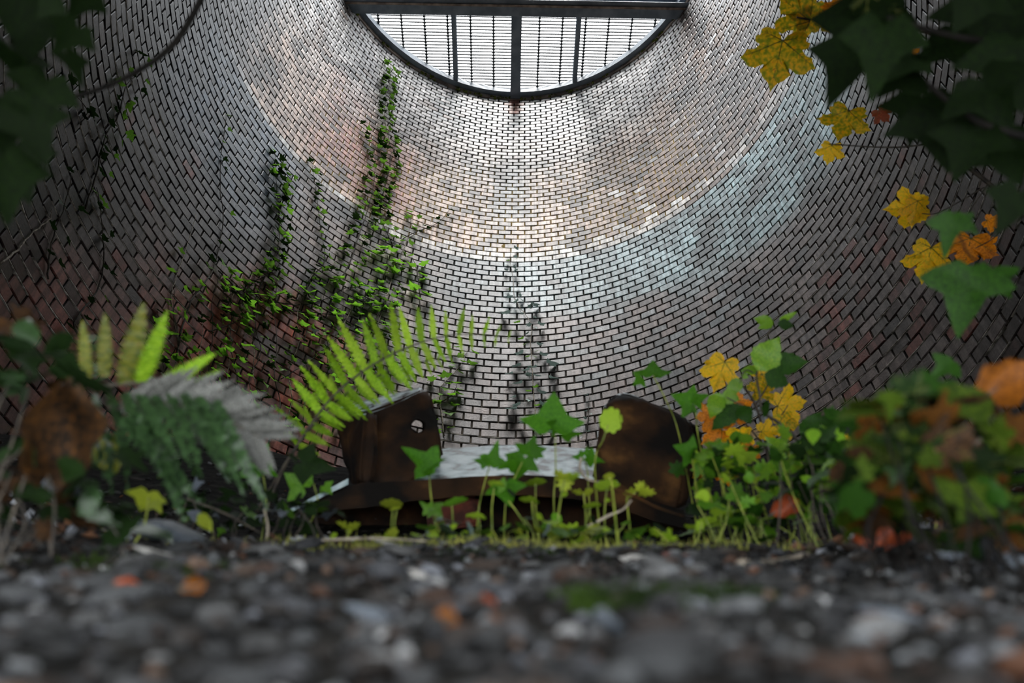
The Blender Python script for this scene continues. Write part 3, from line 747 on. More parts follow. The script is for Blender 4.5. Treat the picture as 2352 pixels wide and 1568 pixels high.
# ------------------------------------------------------------------ rusted iron casting on the bank
def hullobj(name, pts, mat, parent, sub=3, amp=.004, mat2=None, bevel=.006, freq=14):
    bm = bmesh.new()
    for p in pts: bm.verts.new(p)
    bmesh.ops.convex_hull(bm, input=bm.verts[:])
    for v in [v for v in bm.verts if not v.link_faces]: bm.verts.remove(v)
    bmesh.ops.dissolve_limit(bm, angle_limit=.06, verts=bm.verts[:], edges=bm.edges[:])
    bmesh.ops.bevel(bm, geom=bm.edges[:], offset=bevel, segments=2, affect='EDGES')
    bmesh.ops.triangulate(bm, faces=bm.faces[:])
    for _ in range(4):
        es = [e for e in bm.edges if e.calc_length() > .022]
        if not es: break
        bmesh.ops.subdivide_edges(bm, edges=es, cuts=1); bmesh.ops.triangulate(bm, faces=[f for f in bm.faces if len(f.verts) > 3])
    bmesh.ops.recalc_face_normals(bm, faces=bm.faces[:]); bm.normal_update()
    for v in bm.verts: v.co += v.normal * amp * (noise.noise(v.co * freq) + .5 * noise.noise(v.co * freq * 3))
    return bm
def carve(bm, p, ax, r):
    """open a round hole through the casting and line it with a bore"""
    ax = Vector(ax).normalized()
    def off(c): d = c - p; return d - ax * d.dot(ax)
    for _ in range(3):
        es = [e for e in bm.edges if e.calc_length() > r * .45 and min(off(v.co).length for v in e.verts) < r * 2.2]
        if not es: break
        bmesh.ops.subdivide_edges(bm, edges=es, cuts=1); bmesh.ops.triangulate(bm, faces=[f for f in bm.faces if len(f.verts) > 3])
    bmesh.ops.delete(bm, geom=[f for f in bm.faces if off(f.calc_center_median()).length < r], context='FACES')
    ed = [e for e in bm.edges if e.is_boundary]
    for v in {v for e in ed for v in e.verts}:
        o_ = off(v.co)
        if o_.length > 1e-6: v.co += o_.normalized() * r - o_
    bmesh.ops.bridge_loops(bm, edges=ed)
    bmesh.ops.triangulate(bm, faces=[f for f in bm.faces if len(f.verts) > 4])
    return bm
YI = 1.12
iron = empty('iron_casting', at(1180, 1180, YI), 'rusty iron casting with two upright cheeks and a pale crusted saddle between them', 'machine part')
def two(pts, y0, y1, back=None):
    back = back or pts
    return [at(x, y, y0) for x, y in pts] + [at(x, y, y1) for x, y in back]
def cheek_finish(bm, nm, label=None, topmat=True):
    bm.normal_update()
    for f in bm.faces:
        c = project(f.calc_center_median())
        f.material_index = 1 if topmat and f.normal.z > .42 and c[1] < 985 else 0
    o = bm_obj(nm, bm, [M['rust'], M['limeplate']], iron, Matrix.Identity(4), smooth=True)
    if label: o['label'] = label
    return o
axis = ray(958, 985).normalized()
lc = hullobj('cheek', [at(848, 948, YI), at(976, 893, YI), at(990, 905, YI), at(1022, 1052, YI), at(935, 1112, YI), at(838, 1118, YI),
                       at(766, 936, YI + .17), at(900, 908, YI + .17), at(968, 888, YI + .10), at(784, 1040, YI + .17), at(806, 1118, YI + .14), at(1000, 1040, YI + .12)], None, None, amp=.006)
lc = carve(lc, at(960, 978, YI + .05), axis, .0135)
cheek_finish(lc, 'cheek', 'left upright cheek with a round bolt hole')
# web between the cheek's two faces
bm = hullobj('rib', [at(835, 950, YI - .02), at(862, 945, YI - .02), at(868, 1000, YI - .02), at(856, 1110, YI - .02), at(826, 1112, YI - .02), at(835, 960, YI + .04), at(866, 955, YI + .04), at(858, 1108, YI + .04), at(826, 1108, YI + .04)], None, None, amp=.004)
cheek_finish(bm, 'rib', topmat=False)
rc = hullobj('cheek', [at(1388, 925, YI), at(1422, 902, YI), at(1470, 912, YI), at(1572, 955, YI), at(1592, 985, YI), at(1560, 1175, YI), at(1470, 1165, YI), at(1358, 1105, YI), at(1368, 1020, YI),
                       at(1612, 985, YI + .15), at(1618, 1010, YI + .15), at(1580, 1150, YI + .15), at(1440, 905, YI + .15), at(1400, 1050, YI + .15)], None, None, amp=.006)
cheek_finish(rc, 'cheek', 'right upright cheek with moss on its top edge')
# saddle: curved plate with pale crust, modelled as a bent slab
def slab(name, top, bot, thick, mat, cols_=24):
    V = []; F = []
    n_ = len(top)
    for i in range(n_):
        a, b = Vector(top[i]), Vector(bot[i])
        for s in range(7):
            p = a.lerp(b, s / 6); p = p + Vector((0, -.0, .004 * fb(p.x * 20, p.y * 20, 1))); V.append(p)
        for s in range(7):
            p = a.lerp(b, s / 6); V.append(p - Vector((0, -.004, thick)))
    for i in range(n_ - 1):
        for s in range(6):
            a = i * 14 + s; F.append((a, a + 1, a + 15, a + 14)); a += 7; F.append((a, a + 14, a + 15, a + 1))
        F.append((i * 14, i * 14 + 14, i * 14 + 21, i * 14 + 7)); F.append((i * 14 + 6, i * 14 + 13, i * 14 + 27, i * 14 + 20))
    e = (n_ - 1) * 14
    F.append((0, 7, 8, 1)); 
    for s in range(1, 6): F.append((s, s + 7, s + 8, s + 1))
    for s in range(6): F.append((e + s, e + s + 1, e + s + 8, e + s + 7))
    return mesh_np(name, V, F, mat, smooth=False)
top = []; bot = []
for i in range(24):
    s = i / 23; x = 950 + s * 470
    yt_ = 1036 - 14 * math.sin(PI * min(1, max(0, (x - 950) / 460))) + (0 if x > 1015 else 20 * (1015 - x) / 65)
    yb_ = 1106 - 16 * math.sin(PI * s) + 4 * s
    top.append(at(x if x > 1000 else 1000 - (1000 - x) * .5, yt_, YI + .16)); bot.append(at(x, yb_, YI - .005))
o = link('saddle', slab('saddle', top, bot, .02, M['limeplate']), iron, Matrix.Identity(4)); o['label'] = 'pale crusted saddle plate'
# base rim: dark curved skirt under both cheeks
def skirt(pts_t, pts_b, ydep, name, mat, back=.16):
    V = []; F = []
    for (a, b) in zip(pts_t, pts_b):
        V += [at(*a, ydep), at(*b, ydep), at(*b, ydep + back), at(*a, ydep + back)]
    for i in range(len(pts_t) - 1):
        for s in range(4): F.append((i * 4 + s, i * 4 + (s + 1) % 4, i * 4 + 4 + (s + 1) % 4, i * 4 + 4 + s))
    e = (len(pts_t) - 1) * 4; F += [(3, 2, 1, 0), (e, e + 1, e + 2, e + 3)]
    return link(name, mesh_np(name, V, F, mat, smooth=False), iron, Matrix.Identity(4))
tt_ = [(700, 1150), (760, 1128), (830, 1108), (950, 1104), (1080, 1094), (1200, 1090), (1320, 1096), (1420, 1108), (1500, 1150), (1570, 1172)]
bb_ = [(690, 1178), (760, 1172), (840, 1166), (950, 1150), (1080, 1138), (1200, 1136), (1320, 1146), (1420, 1166), (1500, 1196), (1580, 1215)]
skirt(tt_, bb_, YI - .02, 'base_rim', M['rust'])
o = skirt([(660, 1172), (720, 1140), (800, 1098)], [(664, 1178), (722, 1150), (800, 1112)], YI - .03, 'flange', M['limeplate'], .05); o['label'] = 'pale crusted edge of the base flange'
skirt([(690, 1172), (850, 1150), (1000, 1130), (1250, 1126), (1420, 1150), (1580, 1200)], [(690, 1265), (850, 1262), (1000, 1262), (1250, 1262), (1420, 1262), (1580, 1270)], YI + .13, 'foot', M['rust'], .06)  # added dark sheet standing in for the shaded hollow under the casting
bm = hullobj('loose_brick', two([(975, 1150), (1098, 1138), (1105, 1205), (985, 1222)], YI + .02, YI + .12), None, None, amp=.003)
lb_ = bm_obj('loose_brick', bm, M['redbrick'], None, None, smooth=True); tag(lb_, 'loose red brick lodged under the iron casting', 'brick')

# ------------------------------------------------------------------ ferns
PM = {}
def pinna_mesh(mat, variant=0, lobes=11, slim=.13):
    key = (mat, variant, lobes)
    if key in PM: return PM[key]
    rs = random.Random(variant + 5)
    V = [(0, 0, 0)]; F = []
    n_ = lobes * 2
    droop = rs.uniform(-.22, .02)
    mid = []
    for i in range(n_ + 1):
        y = i / n_; V.append((0, y, droop * y * y)); mid.append(len(V) - 1)
    for s in (1, -1):
        ed = []
        for i in range(n_ + 1):
            y = i / n_; env = slim * (math.sin(PI * min(1, .12 + y * .88)) ** .6) * (1 - .45 * y)
            k = 1.0 if i % 2 else .52
            V.append((s * env * k, min(1, y + .025 * (i % 2)), droop * y * y + .03 * rs.uniform(-1, 1))); ed.append(len(V) - 1)
        for i in range(n_):
            q = (mid[i], ed[i], ed[i + 1], mid[i + 1]); F.append(q if s > 0 else q[::-1])
    PM[key] = mesh_np('pinna', V, F, mat, smooth=True); return PM[key]
def frond(parent, pts, depth, maxlen, mats, rmat, n_=20, up_ang=75, dn_ang=75, start=.12, facing=None, shape=None, depth2=None, curl=0, slim=.15, dn_scale=1):
    """pts in picture order base to tip; each pinna is a part"""
    depth2 = depth2 or depth
    W = [atd(x, y, depth + (depth2 - depth) * i / (len(pts) - 1)) for i, (x, y) in enumerate(pts)]
    o, P = tube(parent, W, .0022, .0006, rmat, name='rachis')
    cum = [0]
    for i in range(1, len(P)): cum.append(cum[-1] + (P[i] - P[i - 1]).length)
    tot = cum[-1]
    for k in range(n_):
        s = start + (1 - start) * (k + .5) / n_; d = s * tot
        i = next(j for j in range(1, len(cum)) if cum[j] >= d); p = P[i - 1].lerp(P[i], (d - cum[i - 1]) / (cum[i] - cum[i - 1]))
        t = (P[i] - P[i - 1]).normalized(); view = (p - CAM).normalized()
        side = t.cross(-view).normalized()          # picture-left of travel direction
        env = (shape(s) if shape else math.sin(PI * (.18 + .80 * s)) ** .8)
        for sg, ang in ((1, up_ang), (-1, dn_ang)):
            a = math.radians(ang + random.uniform(-6, 6)); L = maxlen * env * random.uniform(.85, 1.1) * (1 if sg > 0 else dn_scale)
            if L < .004: continue
            dr = t * math.cos(a) + side * sg * -1 * math.sin(a) + view * random.uniform(-.25, .25) + Vector((0, 0, -.12 if sg < 0 else 0))
            nor = -view + Vector((0, 0, .5)) + rnd3(.3)
            put('pinna', pinna_mesh(random.choice(mats), random.randrange(4)), parent, frame(p, dr, nor, L, L * random.uniform(.9, 1.15) * slim / .13))
fe = empty('fern_frond', at(600, 1200, .95), 'bright green fern frond arching to the right above the left iron cheek', 'fern')
dF = 1.05
def gz(x, y): return ground_z(x, y)
fshape = lambda s: math.sin(PI * min(1, (.12 + .9 * s))) ** .75 if s < .97 else .2
frond(fe, [(590, 1175), (640, 1090), (700, 995), (760, 915), (840, 848), (930, 800), (1020, 772), (1100, 768), (1182, 778)], dF, .066, [M['fern'], M['fern'], M['lime']], M['twig'], n_=21, up_ang=78, dn_ang=82, start=.22, shape=lambda s: (.55 + .5 * min(1, (s - .2) / .25)) * min(1, (1.03 - s) / .45) ** .8, slim=.16, dn_scale=.8)
fe2 = empty('fern_frond', at(610, 1200, .95), 'second, shorter fern frond tucked under the big arching one', 'fern')
frond(fe2, [(610, 1180), (650, 1080), (720, 975), (800, 900), (900, 850), (1000, 825), (1075, 815)], dF + .06, .040, [M['fern'], M['fern'], M['lime']], M['twig'], n_=17, up_ang=60, dn_ang=70, start=.25, shape=lambda s: (.55 + .5 * min(1, (s - .2) / .25)) * min(1, (1.03 - s) / .45) ** .8, slim=.17)
# left fern: upright yellow-green pinnae tips, shaded fronds, one dry grey frond
lf = empty('fern_clump', at(280, 1120, .62), 'blurred fern clump at left with upright yellow-green leaflets over dark ones', 'fern')
dL = .66
tube(lf, [atd(130, 880, dL), atd(240, 885, dL), atd(330, 880, dL), atd(420, 905, dL), atd(520, 945, dL)], .0020, .0008, M['twig'], name='rachis')
for (b, t, m_, ww) in (((240, 865), (242, 718), 'fernold', 1.3), ((287, 885), (331, 695), 'fernold', 1.5), ((322, 880), (384, 715), 'fern', 1.3), ((362, 892), (492, 812), 'fern', 1.35), ((405, 912), (503, 850), 'fern', 1.2), ((455, 932), (528, 912), 'fern', 1.1), ((200, 870), (190, 735), 'fernold', 1.2),
                       ((170, 880), (120, 770), 'ferndark', 1.2), ((355, 890), (300, 860), 'fern', .9)):
    B = atd(*b, dL); T = atd(*t, dL); L = (T - B).length
    put('pinna', pinna_mesh(M[m_], 1, 14), lf, frame(B, T - B, -ray(*b).normalized() + Vector((0, 0, .3)), L, L * ww * 1.0))
for i in range(11):
    x = 150 + i * 34; b = (x, 905 + max(0, i - 8) * 6); ln = 150 + 40 * math.sin(i * .8)
    t = (x + 60 + i * 5, b[1] + ln + 10 * i * .4)
    B = atd(*b, dL - .02); T = atd(*t, dL - .08); L = (T - B).length
    put('pinna', pinna_mesh(M['ferndark'], i % 4, 14), lf, frame(B, T - B, -ray(*b).normalized() + rnd3(.5) + Vector((0, 0, .5)), L, L * .62))
for (b, t, m_) in (((280, 960), (470, 1135), 'ferndark'), ((330, 950), (440, 1190), 'ferndark'), ((260, 1000), (270, 1090), 'fernold')):
    B = atd(*b, dL - .04); T = atd(*t, dL - .04); L = (T - B).length
    put('pinna', pinna_mesh(M[m_], 2, 14), lf, frame(B, T - B, -ray(*b).normalized() + Vector((0, 0, .6)), L, L * 1.1))
gf = empty('dry_fern_frond', atd(300, 930, .70), 'pale grey dry fern frond lying across the blurred fern clump', 'fern')
frond(gf, [(250, 940), (330, 925), (420, 930), (510, 960), (600, 1005)], .64, .040, [M['ferngrey']], M['twig'], n_=26, up_ang=32, dn_ang=30, start=.05, shape=lambda s: .5 + .75 * math.sin(PI * (.1 + .75 * s)), slim=.15)
fs = empty('fern_frond', at(215, 900, .8), 'narrow dark fern frond in shadow at far left, browning tip', 'fern')
frond(fs, [(215, 900), (205, 840), (196, 780), (196, 735)], .85, .022, [M['deadleaf'], M['ferndark']], M['twig'], n_=14, start=.05)

# ------------------------------------------------------------------ front ivy shoots with long stalks (in focus before the casting)
def ground_hit(px, Y): 
    p = at(px, 1240, Y); return Vector((p.x, Y, ground_z(p.x, Y)))
def front_ivy(label, leaves, stalk, depth, mat=None, smat='stem', r=.0011, name='ivy_seedling', cat='ivy'):
    Ws = [atd(x, y, depth) for x, y in stalk]
    foot = Ws[0]; gzv = ground_z(foot.x, foot.y)
    if foot.z > gzv: Ws = [Vector((foot.x, foot.y, gzv - .004))] + Ws
    e = empty(name, Ws[0], label, cat)
    tube(e, Ws, r, r * .7, M[smat])
    for L in leaves:
        kind, b, t, ww = L[:4]; m_ = M[L[4]] if len(L) > 4 else (mat or M['ivyfront'])
        px_leaf(e, kind, m_, b, t, depth + (L[5] if len(L) > 5 else 0), ww, face=(Vector((0, -.12, 1)) + rnd3(.22)) if kind in ('round', 'star') and name == 'seedling' else None)
    return e
d0 = .98
front_ivy('large five-pointed ivy leaf standing before the wall, centre of the picture', [('ivywide', (1268, 985), (1272, 898), 1.15), ('ivytri', (1282, 965), (1270, 1006), 1.0), ('ivytri', (1290, 1000), (1340, 992), .8)], [(1272, 1150), (1276, 1080), (1275, 1000)], d0)
front_ivy('folded ivy leaf in front of the left iron cheek, pointing up left', [('ivytri', (1000, 1075), (922, 1022), .75), ('ivytri', (965, 1075), (1022, 1050), .8)], [(1000, 1215), (990, 1140), (985, 1075)], d0 - .05)
front_ivy('ivy leaf against the pale saddle, upright tip', [('ivytri', (1128, 1070), (1144, 1010), .8), ('ivytri', (1120, 1062), (1085, 1055), .8)], [(1098, 1180), (1110, 1120), (1125, 1068)], d0)
front_ivy('broad dark ivy leaf low over the saddle, right of the upright one', [('ivywide', (1205, 1050), (1180, 1105), 1.0), ('ivytri', (1185, 1062), (1138, 1072), 1.0), ('ivytri', (1210, 1045), (1232, 1000), 1.2), ('ivytri', (1220, 1035), (1258, 1030), 1.0)], [(1160, 1170), (1172, 1120), (1200, 1060)], d0 - .03, mat=M['ivyfront'])
front_ivy('shaded ivy leaf below the saddle edge', [('ivywide', (1160, 1110), (1172, 1165), 1.2), ('ivytri', (1165, 1120), (1205, 1110), 1.0, 'ivydark')], [(1210, 1215), (1190, 1180), (1168, 1150)], d0 - .1, mat=M['ivyfront'])
front_ivy('toothed light green leaf on a stalk before the right iron cheek', [('round', (1376, 968), (1432, 962), 1.0, 'lime')], [(1366, 1070), (1385, 1010), (1397, 975)], d0)
front_ivy('three-lobed ivy leaf left of and above the right iron cheek', [('ivywide', (1500, 862), (1500, 826), 1.6), ('ivytri', (1475, 868), (1452, 884), 1.4)], [(1560, 1000), (1530, 920), (1500, 862)], 1.15)
front_ivy('spread ivy leaf to the right of the right iron cheek top', [('ivywide', (1590, 925), (1540, 905), 1.0), ('ivytri', (1590, 920), (1630, 905), 1.0), ('ivywide', (1585, 930), (1570, 960), .9)], [(1605, 1010), (1600, 960), (1590, 930)], 1.1, mat=M['ivyfront'])
front_ivy('dark ivy leaf on the lower right of the right iron cheek', [('ivywide', (1590, 1040), (1545, 1022), 1.1), ('ivytri', (1585, 1040), (1575, 1065), 1.0)], [(1600, 1150), (1595, 1090), (1588, 1042)], 1.02, mat=M['ivyfront'])
front_ivy('dark ivy leaves in the corner of saddle and right cheek', [('ivytri', (1340, 1050), (1312, 1048), 1.0), ('ivytri', (1345, 1050), (1392, 1058), .9), ('ivytri', (1345, 1045), (1350, 1024), .9)], [(1352, 1130), (1350, 1090), (1342, 1050)], 1.02, mat=M['ivyfront'])
front_ivy('rounded ivy leaf right above the ground ivy left of the casting', [('ivywide', (700, 1120), (650, 1085), 1.0), ('ivywide', (745, 1115), (765, 1135), 1.1, 'ivybright'), ('ivywide', (690, 1060), (770, 1080), .8, 'ivydark')], [(705, 1215), (730, 1160), (720, 1110)], .95, mat=M['ivybright'])
front_ivy('pair of mid green ivy leaves behind the dry fern', [('ivywide', (600, 1060), (545, 1025), 1.0), ('ivywide', (590, 1075), (540, 1095), .9), ('ivytri', (600, 1070), (640, 1095), .9)], [(600, 1240), (612, 1150), (600, 1070)], .95, mat=M['ivyfront'])
front_ivy('olive ivy leaves at the lower left by the pale slab', [('ivywide', (340, 1130), (320, 1178), 1.2, 'olive'), ('ivytri', (355, 1150), (372, 1180), 1.0, 'olive'), ('ovate', (455, 1180), (492, 1218), .9, 'olive'), ('round', (235, 1000), (265, 1085), .7, 'fernold')], [(300, 1260), (330, 1210), (342, 1140)], .7)
# small seedlings on the crest
seeds = [
 ((900, 1232), (903, 1165), [('round', (872, 1158), (925, 1160), .8, 'olive')]), ((908, 1232), (912, 1170), [('star', (895, 1172), (925, 1166), .5, 'olive')]),
 ((798, 1230), (800, 1210), [('star', (800, 1215), (770, 1198), 1.0, 'olive'), ('star', (802, 1218), (828, 1200), 1.0, 'olive'), ('star', (800, 1212), (803, 1228), 1.0, 'olive')]),
 ((1102, 1235), (1098, 1185), [('round', (1075, 1185), (1117, 1182), .7, 'lime'), ('round', (1080, 1180), (1070, 1186), .8, 'lime')]),
 ((1000, 1235), (1000, 1180), [('ivywide', (995, 1165), (1018, 1190), 1.0, 'ivy'), ('ivytri', (990, 1172), (962, 1152), .9, 'ivy')]),
 ((1040, 1220), (1038, 1160), [('round', (1015, 1162), (1075, 1148), .5, 'ivybright')]),
 ((1005, 1235), (1010, 1212), [('star', (1005, 1212), (980, 1222), 1.0, 'ivy'), ('star', (1008, 1208), (1022, 1196), 1.0, 'ivy')]),
 ((1238, 1225), (1230, 1110), [('round', (1205, 1112), (1256, 1108), .75, 'lime')]), ((1235, 1225), (1222, 1150), [('round', (1193, 1148), (1238, 1145), .8, 'lime')]),
 ((1282, 1195), (1300, 1090), [('star', (1300, 1110), (1275, 1075), 1.0, 'olive'), ('star', (1300, 1105), (1335, 1085), 1.0, 'lime'), ('star', (1295, 1100), (1300, 1130), 1.2, 'olive'), ('round', (1290, 1140), (1302, 1130), 1.0, 'lime')]),
 ((1345, 1225), (1340, 1130), [('star', (1338, 1135), (1312, 1125), .9, 'olive'), ('star', (1342, 1135), (1365, 1122), .9, 'olive')]),
 ((1390, 1230), (1394, 1120), [('round', (1363, 1118), (1424, 1116), .75, 'lime'), ('round', (1388, 1150), (1402, 1146), .9, 'lime')]),
 ((1440, 1150), (1460, 1130), [('star', (1462, 1130), (1430, 1132), 1.1, 'olive'), ('star', (1465, 1130), (1480, 1104), 1.0, 'olive'), ('star', (1468, 1132), (1508, 1134), .9, 'olive')]),
 ((1345, 1210), (1355, 1165), [('round', (1338, 1164), (1382, 1162), .7, 'lime')]), ((1405, 1110), (1398, 1095), [('round', (1385, 1096), (1412, 1094), .9, 'olive')]),
 ((1420, 1225), (1435, 1200), [('round', (1425, 1205), (1450, 1200), .6, 'ivy')]), ((1595, 1235), (1595, 1212), [('round', (1570, 1208), (1622, 1212), .7, 'lime')]),
 ((1520, 1240), (1512, 1225), [('star', (1515, 1232), (1490, 1212), 1.0, 'lime'), ('star', (1520, 1230), (1545, 1215), 1.0, 'lime'), ('star', (1522, 1235), (1560, 1238), .9, 'lime')]),
 ((1130, 1215), (1135, 1120), [('round', (1120, 1108), (1160, 1122), .8, 'lime'), ('ivytri', (1160, 1118), (1125, 1104), .9, 'ivy')]),
 ((1260, 1240), (1265, 1200), [('star', (1262, 1205), (1240, 1215), 1.1, 'ivy'), ('star', (1270, 1205), (1300, 1210), 1.1, 'lime'), ('round', (1285, 1205), (1270, 1178), .9, 'ivybright')]),
 ((1330, 1240), (1335, 1212), [('star', (1330, 1222), (1295, 1205), 1.0, 'lime'), ('star', (1340, 1215), (1385, 1218), .8, 'lime'), ('star', (1338, 1225), (1345, 1248), 1.0, 'olive')]),
 ((1655, 1230), (1655, 1180), [('round', (1630, 1175), (1680, 1172), .9, 'lime'), ('round', (1660, 1195), (1700, 1205), .8, 'ivy')]),
 ((1718, 1230), (1712, 1190), [('round', (1690, 1198), (1740, 1190), .9, 'ivybright')]),
]
slabels = ['round olive seedling on twin stalks before the dark base of the casting', 'low sprout beside the twin-stalked seedling', 'star-leaved olive seedling left of the casting', 'single curled lime seedling below the loose brick', 'ivy seedling with drooping leaf before the loose brick',
 'flat tilted leaf above the loose brick', 'low star-leaved sprout under the loose brick', 'taller round leaf of the seedlings before the saddle', 'shorter round leaf just left of the tall round one', 'tall crowded seedling with star leaves before the saddle',
 'star seedling in the shade right of the crowded one', 'largest round lime leaf on a straight stalk before the right cheek', 'star-shaped olive leaf at the foot of the right cheek', 'small round leaf under the largest round one', 'tiny yellowish leaf above the largest round one',
 'small green sprout at the crest right of centre', 'scalloped lime leaf at the crest below the right cheek', 'spreading lime seedling at the crest, low and wide', 'seedling half hidden in shade under the broad ivy leaf', 'bushy sprout at the crest near the white speckled moss',
 'wide lime sprout at the crest, centre right', 'round leaf pair in the undergrowth right of the casting', 'bright round leaf in the undergrowth beside the russet leaf']
for (foot, top_, lv), lb in zip(seeds, slabels):
    front_ivy(lb, lv, [foot, ((foot[0] + top_[0]) / 2 + random.uniform(-4, 4), (foot[1] + top_[1]) / 2), top_], random.uniform(.84, .92), name='seedling', cat='seedling', r=.0012)

# ------------------------------------------------------------------ right side: young sycamore, bramble shoot, undergrowth
ym = empty('sycamore_sapling', at(1770, 1150, 1.35), 'thin sycamore sapling with golden toothed leaves right of the casting', 'sapling')
dy_ = 1.5
tube(ym, [atd(1780, 1170, dy_), atd(1768, 1080, dy_), atd(1755, 1000, dy_), atd(1735, 930, dy_), atd(1700, 880, dy_), atd(1655, 850, dy_)], .0035, .0012, M['twig'])
for br in ([(1768, 1080), (1720, 1030), (1690, 1010)], [(1760, 1030), (1700, 960), (1650, 930)], [(1735, 930), (1765, 880), (1768, 850)], [(1755, 1000), (1790, 960), (1810, 930)], [(1768, 1080), (1800, 1010), (1805, 985)]):
    tube(ym, [atd(*p, dy_) for p in br], .0016, .0008, M['twig'], name='twig')
for (cx, cy, s, ang, m_) in ((1655, 858, 82, 250, 'sycgold'), (1640, 835, 40, 95, 'sycgold'), (1762, 838, 72, 60, 'sycgold'), (1812, 928, 80, 10, 'sycgold'), (1752, 893, 60, 20, 'syc'), (1806, 975, 60, 0, 'syc'), (1640, 1000, 62, 215, 'sycorange'), (1622, 955, 46, 190, 'sycorange'),
                           (1690, 1012, 76, 200, 'sycgold'), (1722, 998, 60, 15, 'sycgold'), (1725, 1038, 38, 250, 'sycorange'), (1766, 990, 50, 5, 'sycgold'), (1950, 992, 46, 0, 'syc'), (1600, 1078, 40, 90, 'sycorange'), (1665, 1085, 62, 350, 'sycorange'), (1680, 952, 66, 250, 'sycorange'), (1695, 935, 60, 300, 'sycorange'),
                           (1985, 1015, 36, 350, 'sycgold'), (2050, 1022, 34, 0, 'syc'), (1650, 965, 50, 240, 'sycorange')):
    a = math.radians(ang); dx, dy2 = math.cos(a), -math.sin(a)
    px_leaf(ym, 'maple', M[m_], (cx - dx * s * .45, cy - dy2 * s * .45), (cx + dx * s * .55, cy + dy2 * s * .55), dy_ + random.uniform(-.05, .05), random.uniform(.75, 1.0), tilt=.5)
bs = empty('bramble_shoot', at(1880, 1120, 1.0), 'green shoot with toothed oval leaves leaning left in front of the golden sapling', 'shrub')
db = 1.18
tube(bs, [atd(1900, 1100, db), atd(1840, 1020, db), (atd(1790, 972, db)), atd(1752, 945, db), atd(1745, 905, db), atd(1738, 860, db), atd(1752, 800, db), atd(1776, 742, db)], .0028, .0010, M['twig'])
tube(bs, [atd(1752, 945, db), atd(1705, 930, db), atd(1655, 905, db)], .0013, .0008, M['twig'], name='twig')
tube(bs, [atd(1738, 860, db), atd(1712, 850, db), atd(1700, 880, db)], .0013, .0008, M['twig'], name='twig')
for (b, t, ww, m_, k) in (((1738, 850), (1792, 772), .95, 'bramble', 'ovate'), ((1770, 838), (1858, 830), .80, 'brambledark', 'ovate'), ((1756, 858), (1818, 884), .95, 'brambledark', 'ovate'), ((1776, 746), (1730, 730), .9, 'bramble', 'ovate'), ((1776, 742), (1740, 752), .7, 'bramble', 'ovate'),
                       ((1790, 738), (1832, 716), .7, 'bramble', 'lance'), ((1786, 742), (1828, 748), .8, 'brambledark', 'ovate'), ((1740, 850), (1702, 848), .9, 'bramble', 'ovate'), ((1702, 870), (1666, 912), .8, 'bramble', 'ovate'), ((1702, 860), (1720, 868), .9, 'bramble', 'ovate'),
                       ((1658, 905), (1702, 918), 1.1, 'bramble', 'ovate'), ((1654, 902), (1632, 962), .9, 'bramble', 'ovate'), ((1696, 928), (1634, 988), .75, 'brambledark', 'ovate'), ((1698, 930), (1726, 974), 1.0, 'brambledark', 'ovate'),
                       ((1812, 1048), (1755, 1002), .8, 'bramble', 'ovate'), ((1820, 1055), (1915, 962), .62, 'bramble', 'lance'), ((1905, 990), (1988, 932), .75, 'bramble', 'lance'), ((1840, 1000), (1888, 942), .7, 'brambledark', 'ovate')):
    px_leaf(bs, k, M[m_], b, t, db + random.uniform(-.02, .02), ww, tilt=.25)
def thicket(name, label, cat, regions, depth, sizes, mats, kinds, n_, seed, stemmat='twig', group=None):
    rs = random.Random(seed)
    base = atd(regions[0][0], 1240, depth[0]); e = empty(name, base, label, cat, group)
    for i in range(n_):
        rg = rs.choice(regions); x = rs.gauss(rg[0], rg[2]); y = rs.gauss(rg[1], rg[3]); d = rs.uniform(*depth)
        s = rs.uniform(*sizes); a = rs.uniform(0, 2 * PI); dx, dy = math.cos(a) * s, math.sin(a) * s * .7
        k = rs.choice(kinds); m_ = M[rs.choice(mats)]
        b = atd(x, y, d); t = atd(x + dx, y + dy, d + rs.uniform(-.02, .02)); L = (t - b).length
        nor = (-ray(x, y).normalized()) * rs.uniform(.3, 1) + Vector((rs.uniform(-.4, .4), rs.uniform(-.4, .4), rs.uniform(.3, 1)))
        put('leaf', leaf_mesh(k, m_, rs.randrange(3)), e, frame(b, t - b, nor, L))
        if i % 4 == 0:
            g_ = Vector((b.x + rs.uniform(-.03, .03), b.y + .02, ground_z(b.x, b.y + .02)))
            if g_.z < b.z - .01: tube(e, [g_, (g_ + b) / 2 + Vector((rs.uniform(-.01, .01), 0, 0)), b], .0011, .0007, M[stemmat], sides=4)
    return e
thicket('undergrowth', 'light green undergrowth right of the right iron cheek', 'shrub', [(1680, 1080, 55, 35), (1650, 1060, 30, 18), (1780, 1070, 60, 35)], (1.0, 1.15), (28, 62), ['bramble', 'lime', 'ivybright', 'brambledark'], ['star', 'ovate', 'ivy', 'round'], 80, 1, 'stem')
thicket('undergrowth', 'low mixed green undergrowth on the crest, right of centre', 'shrub', [(1680, 1160, 60, 35), (1760, 1190, 60, 30), (1850, 1130, 60, 40)], (.85, 1.0), (22, 50), ['lime', 'ivybright', 'ivy', 'ivydark', 'brambledark'], ['star', 'ovate', 'ivy', 'round'], 90, 2, 'stem')
thicket('bush', 'dark green leafy bush right of the bramble shoot', 'shrub', [(1920, 1040, 50, 40), (1990, 1060, 60, 40), (1880, 1100, 50, 40)], (.80, .95), (35, 75), ['brambledark', 'ivydark', 'bramble', 'ivydark'], ['ovate', 'ivy', 'lance'], 95, 3)
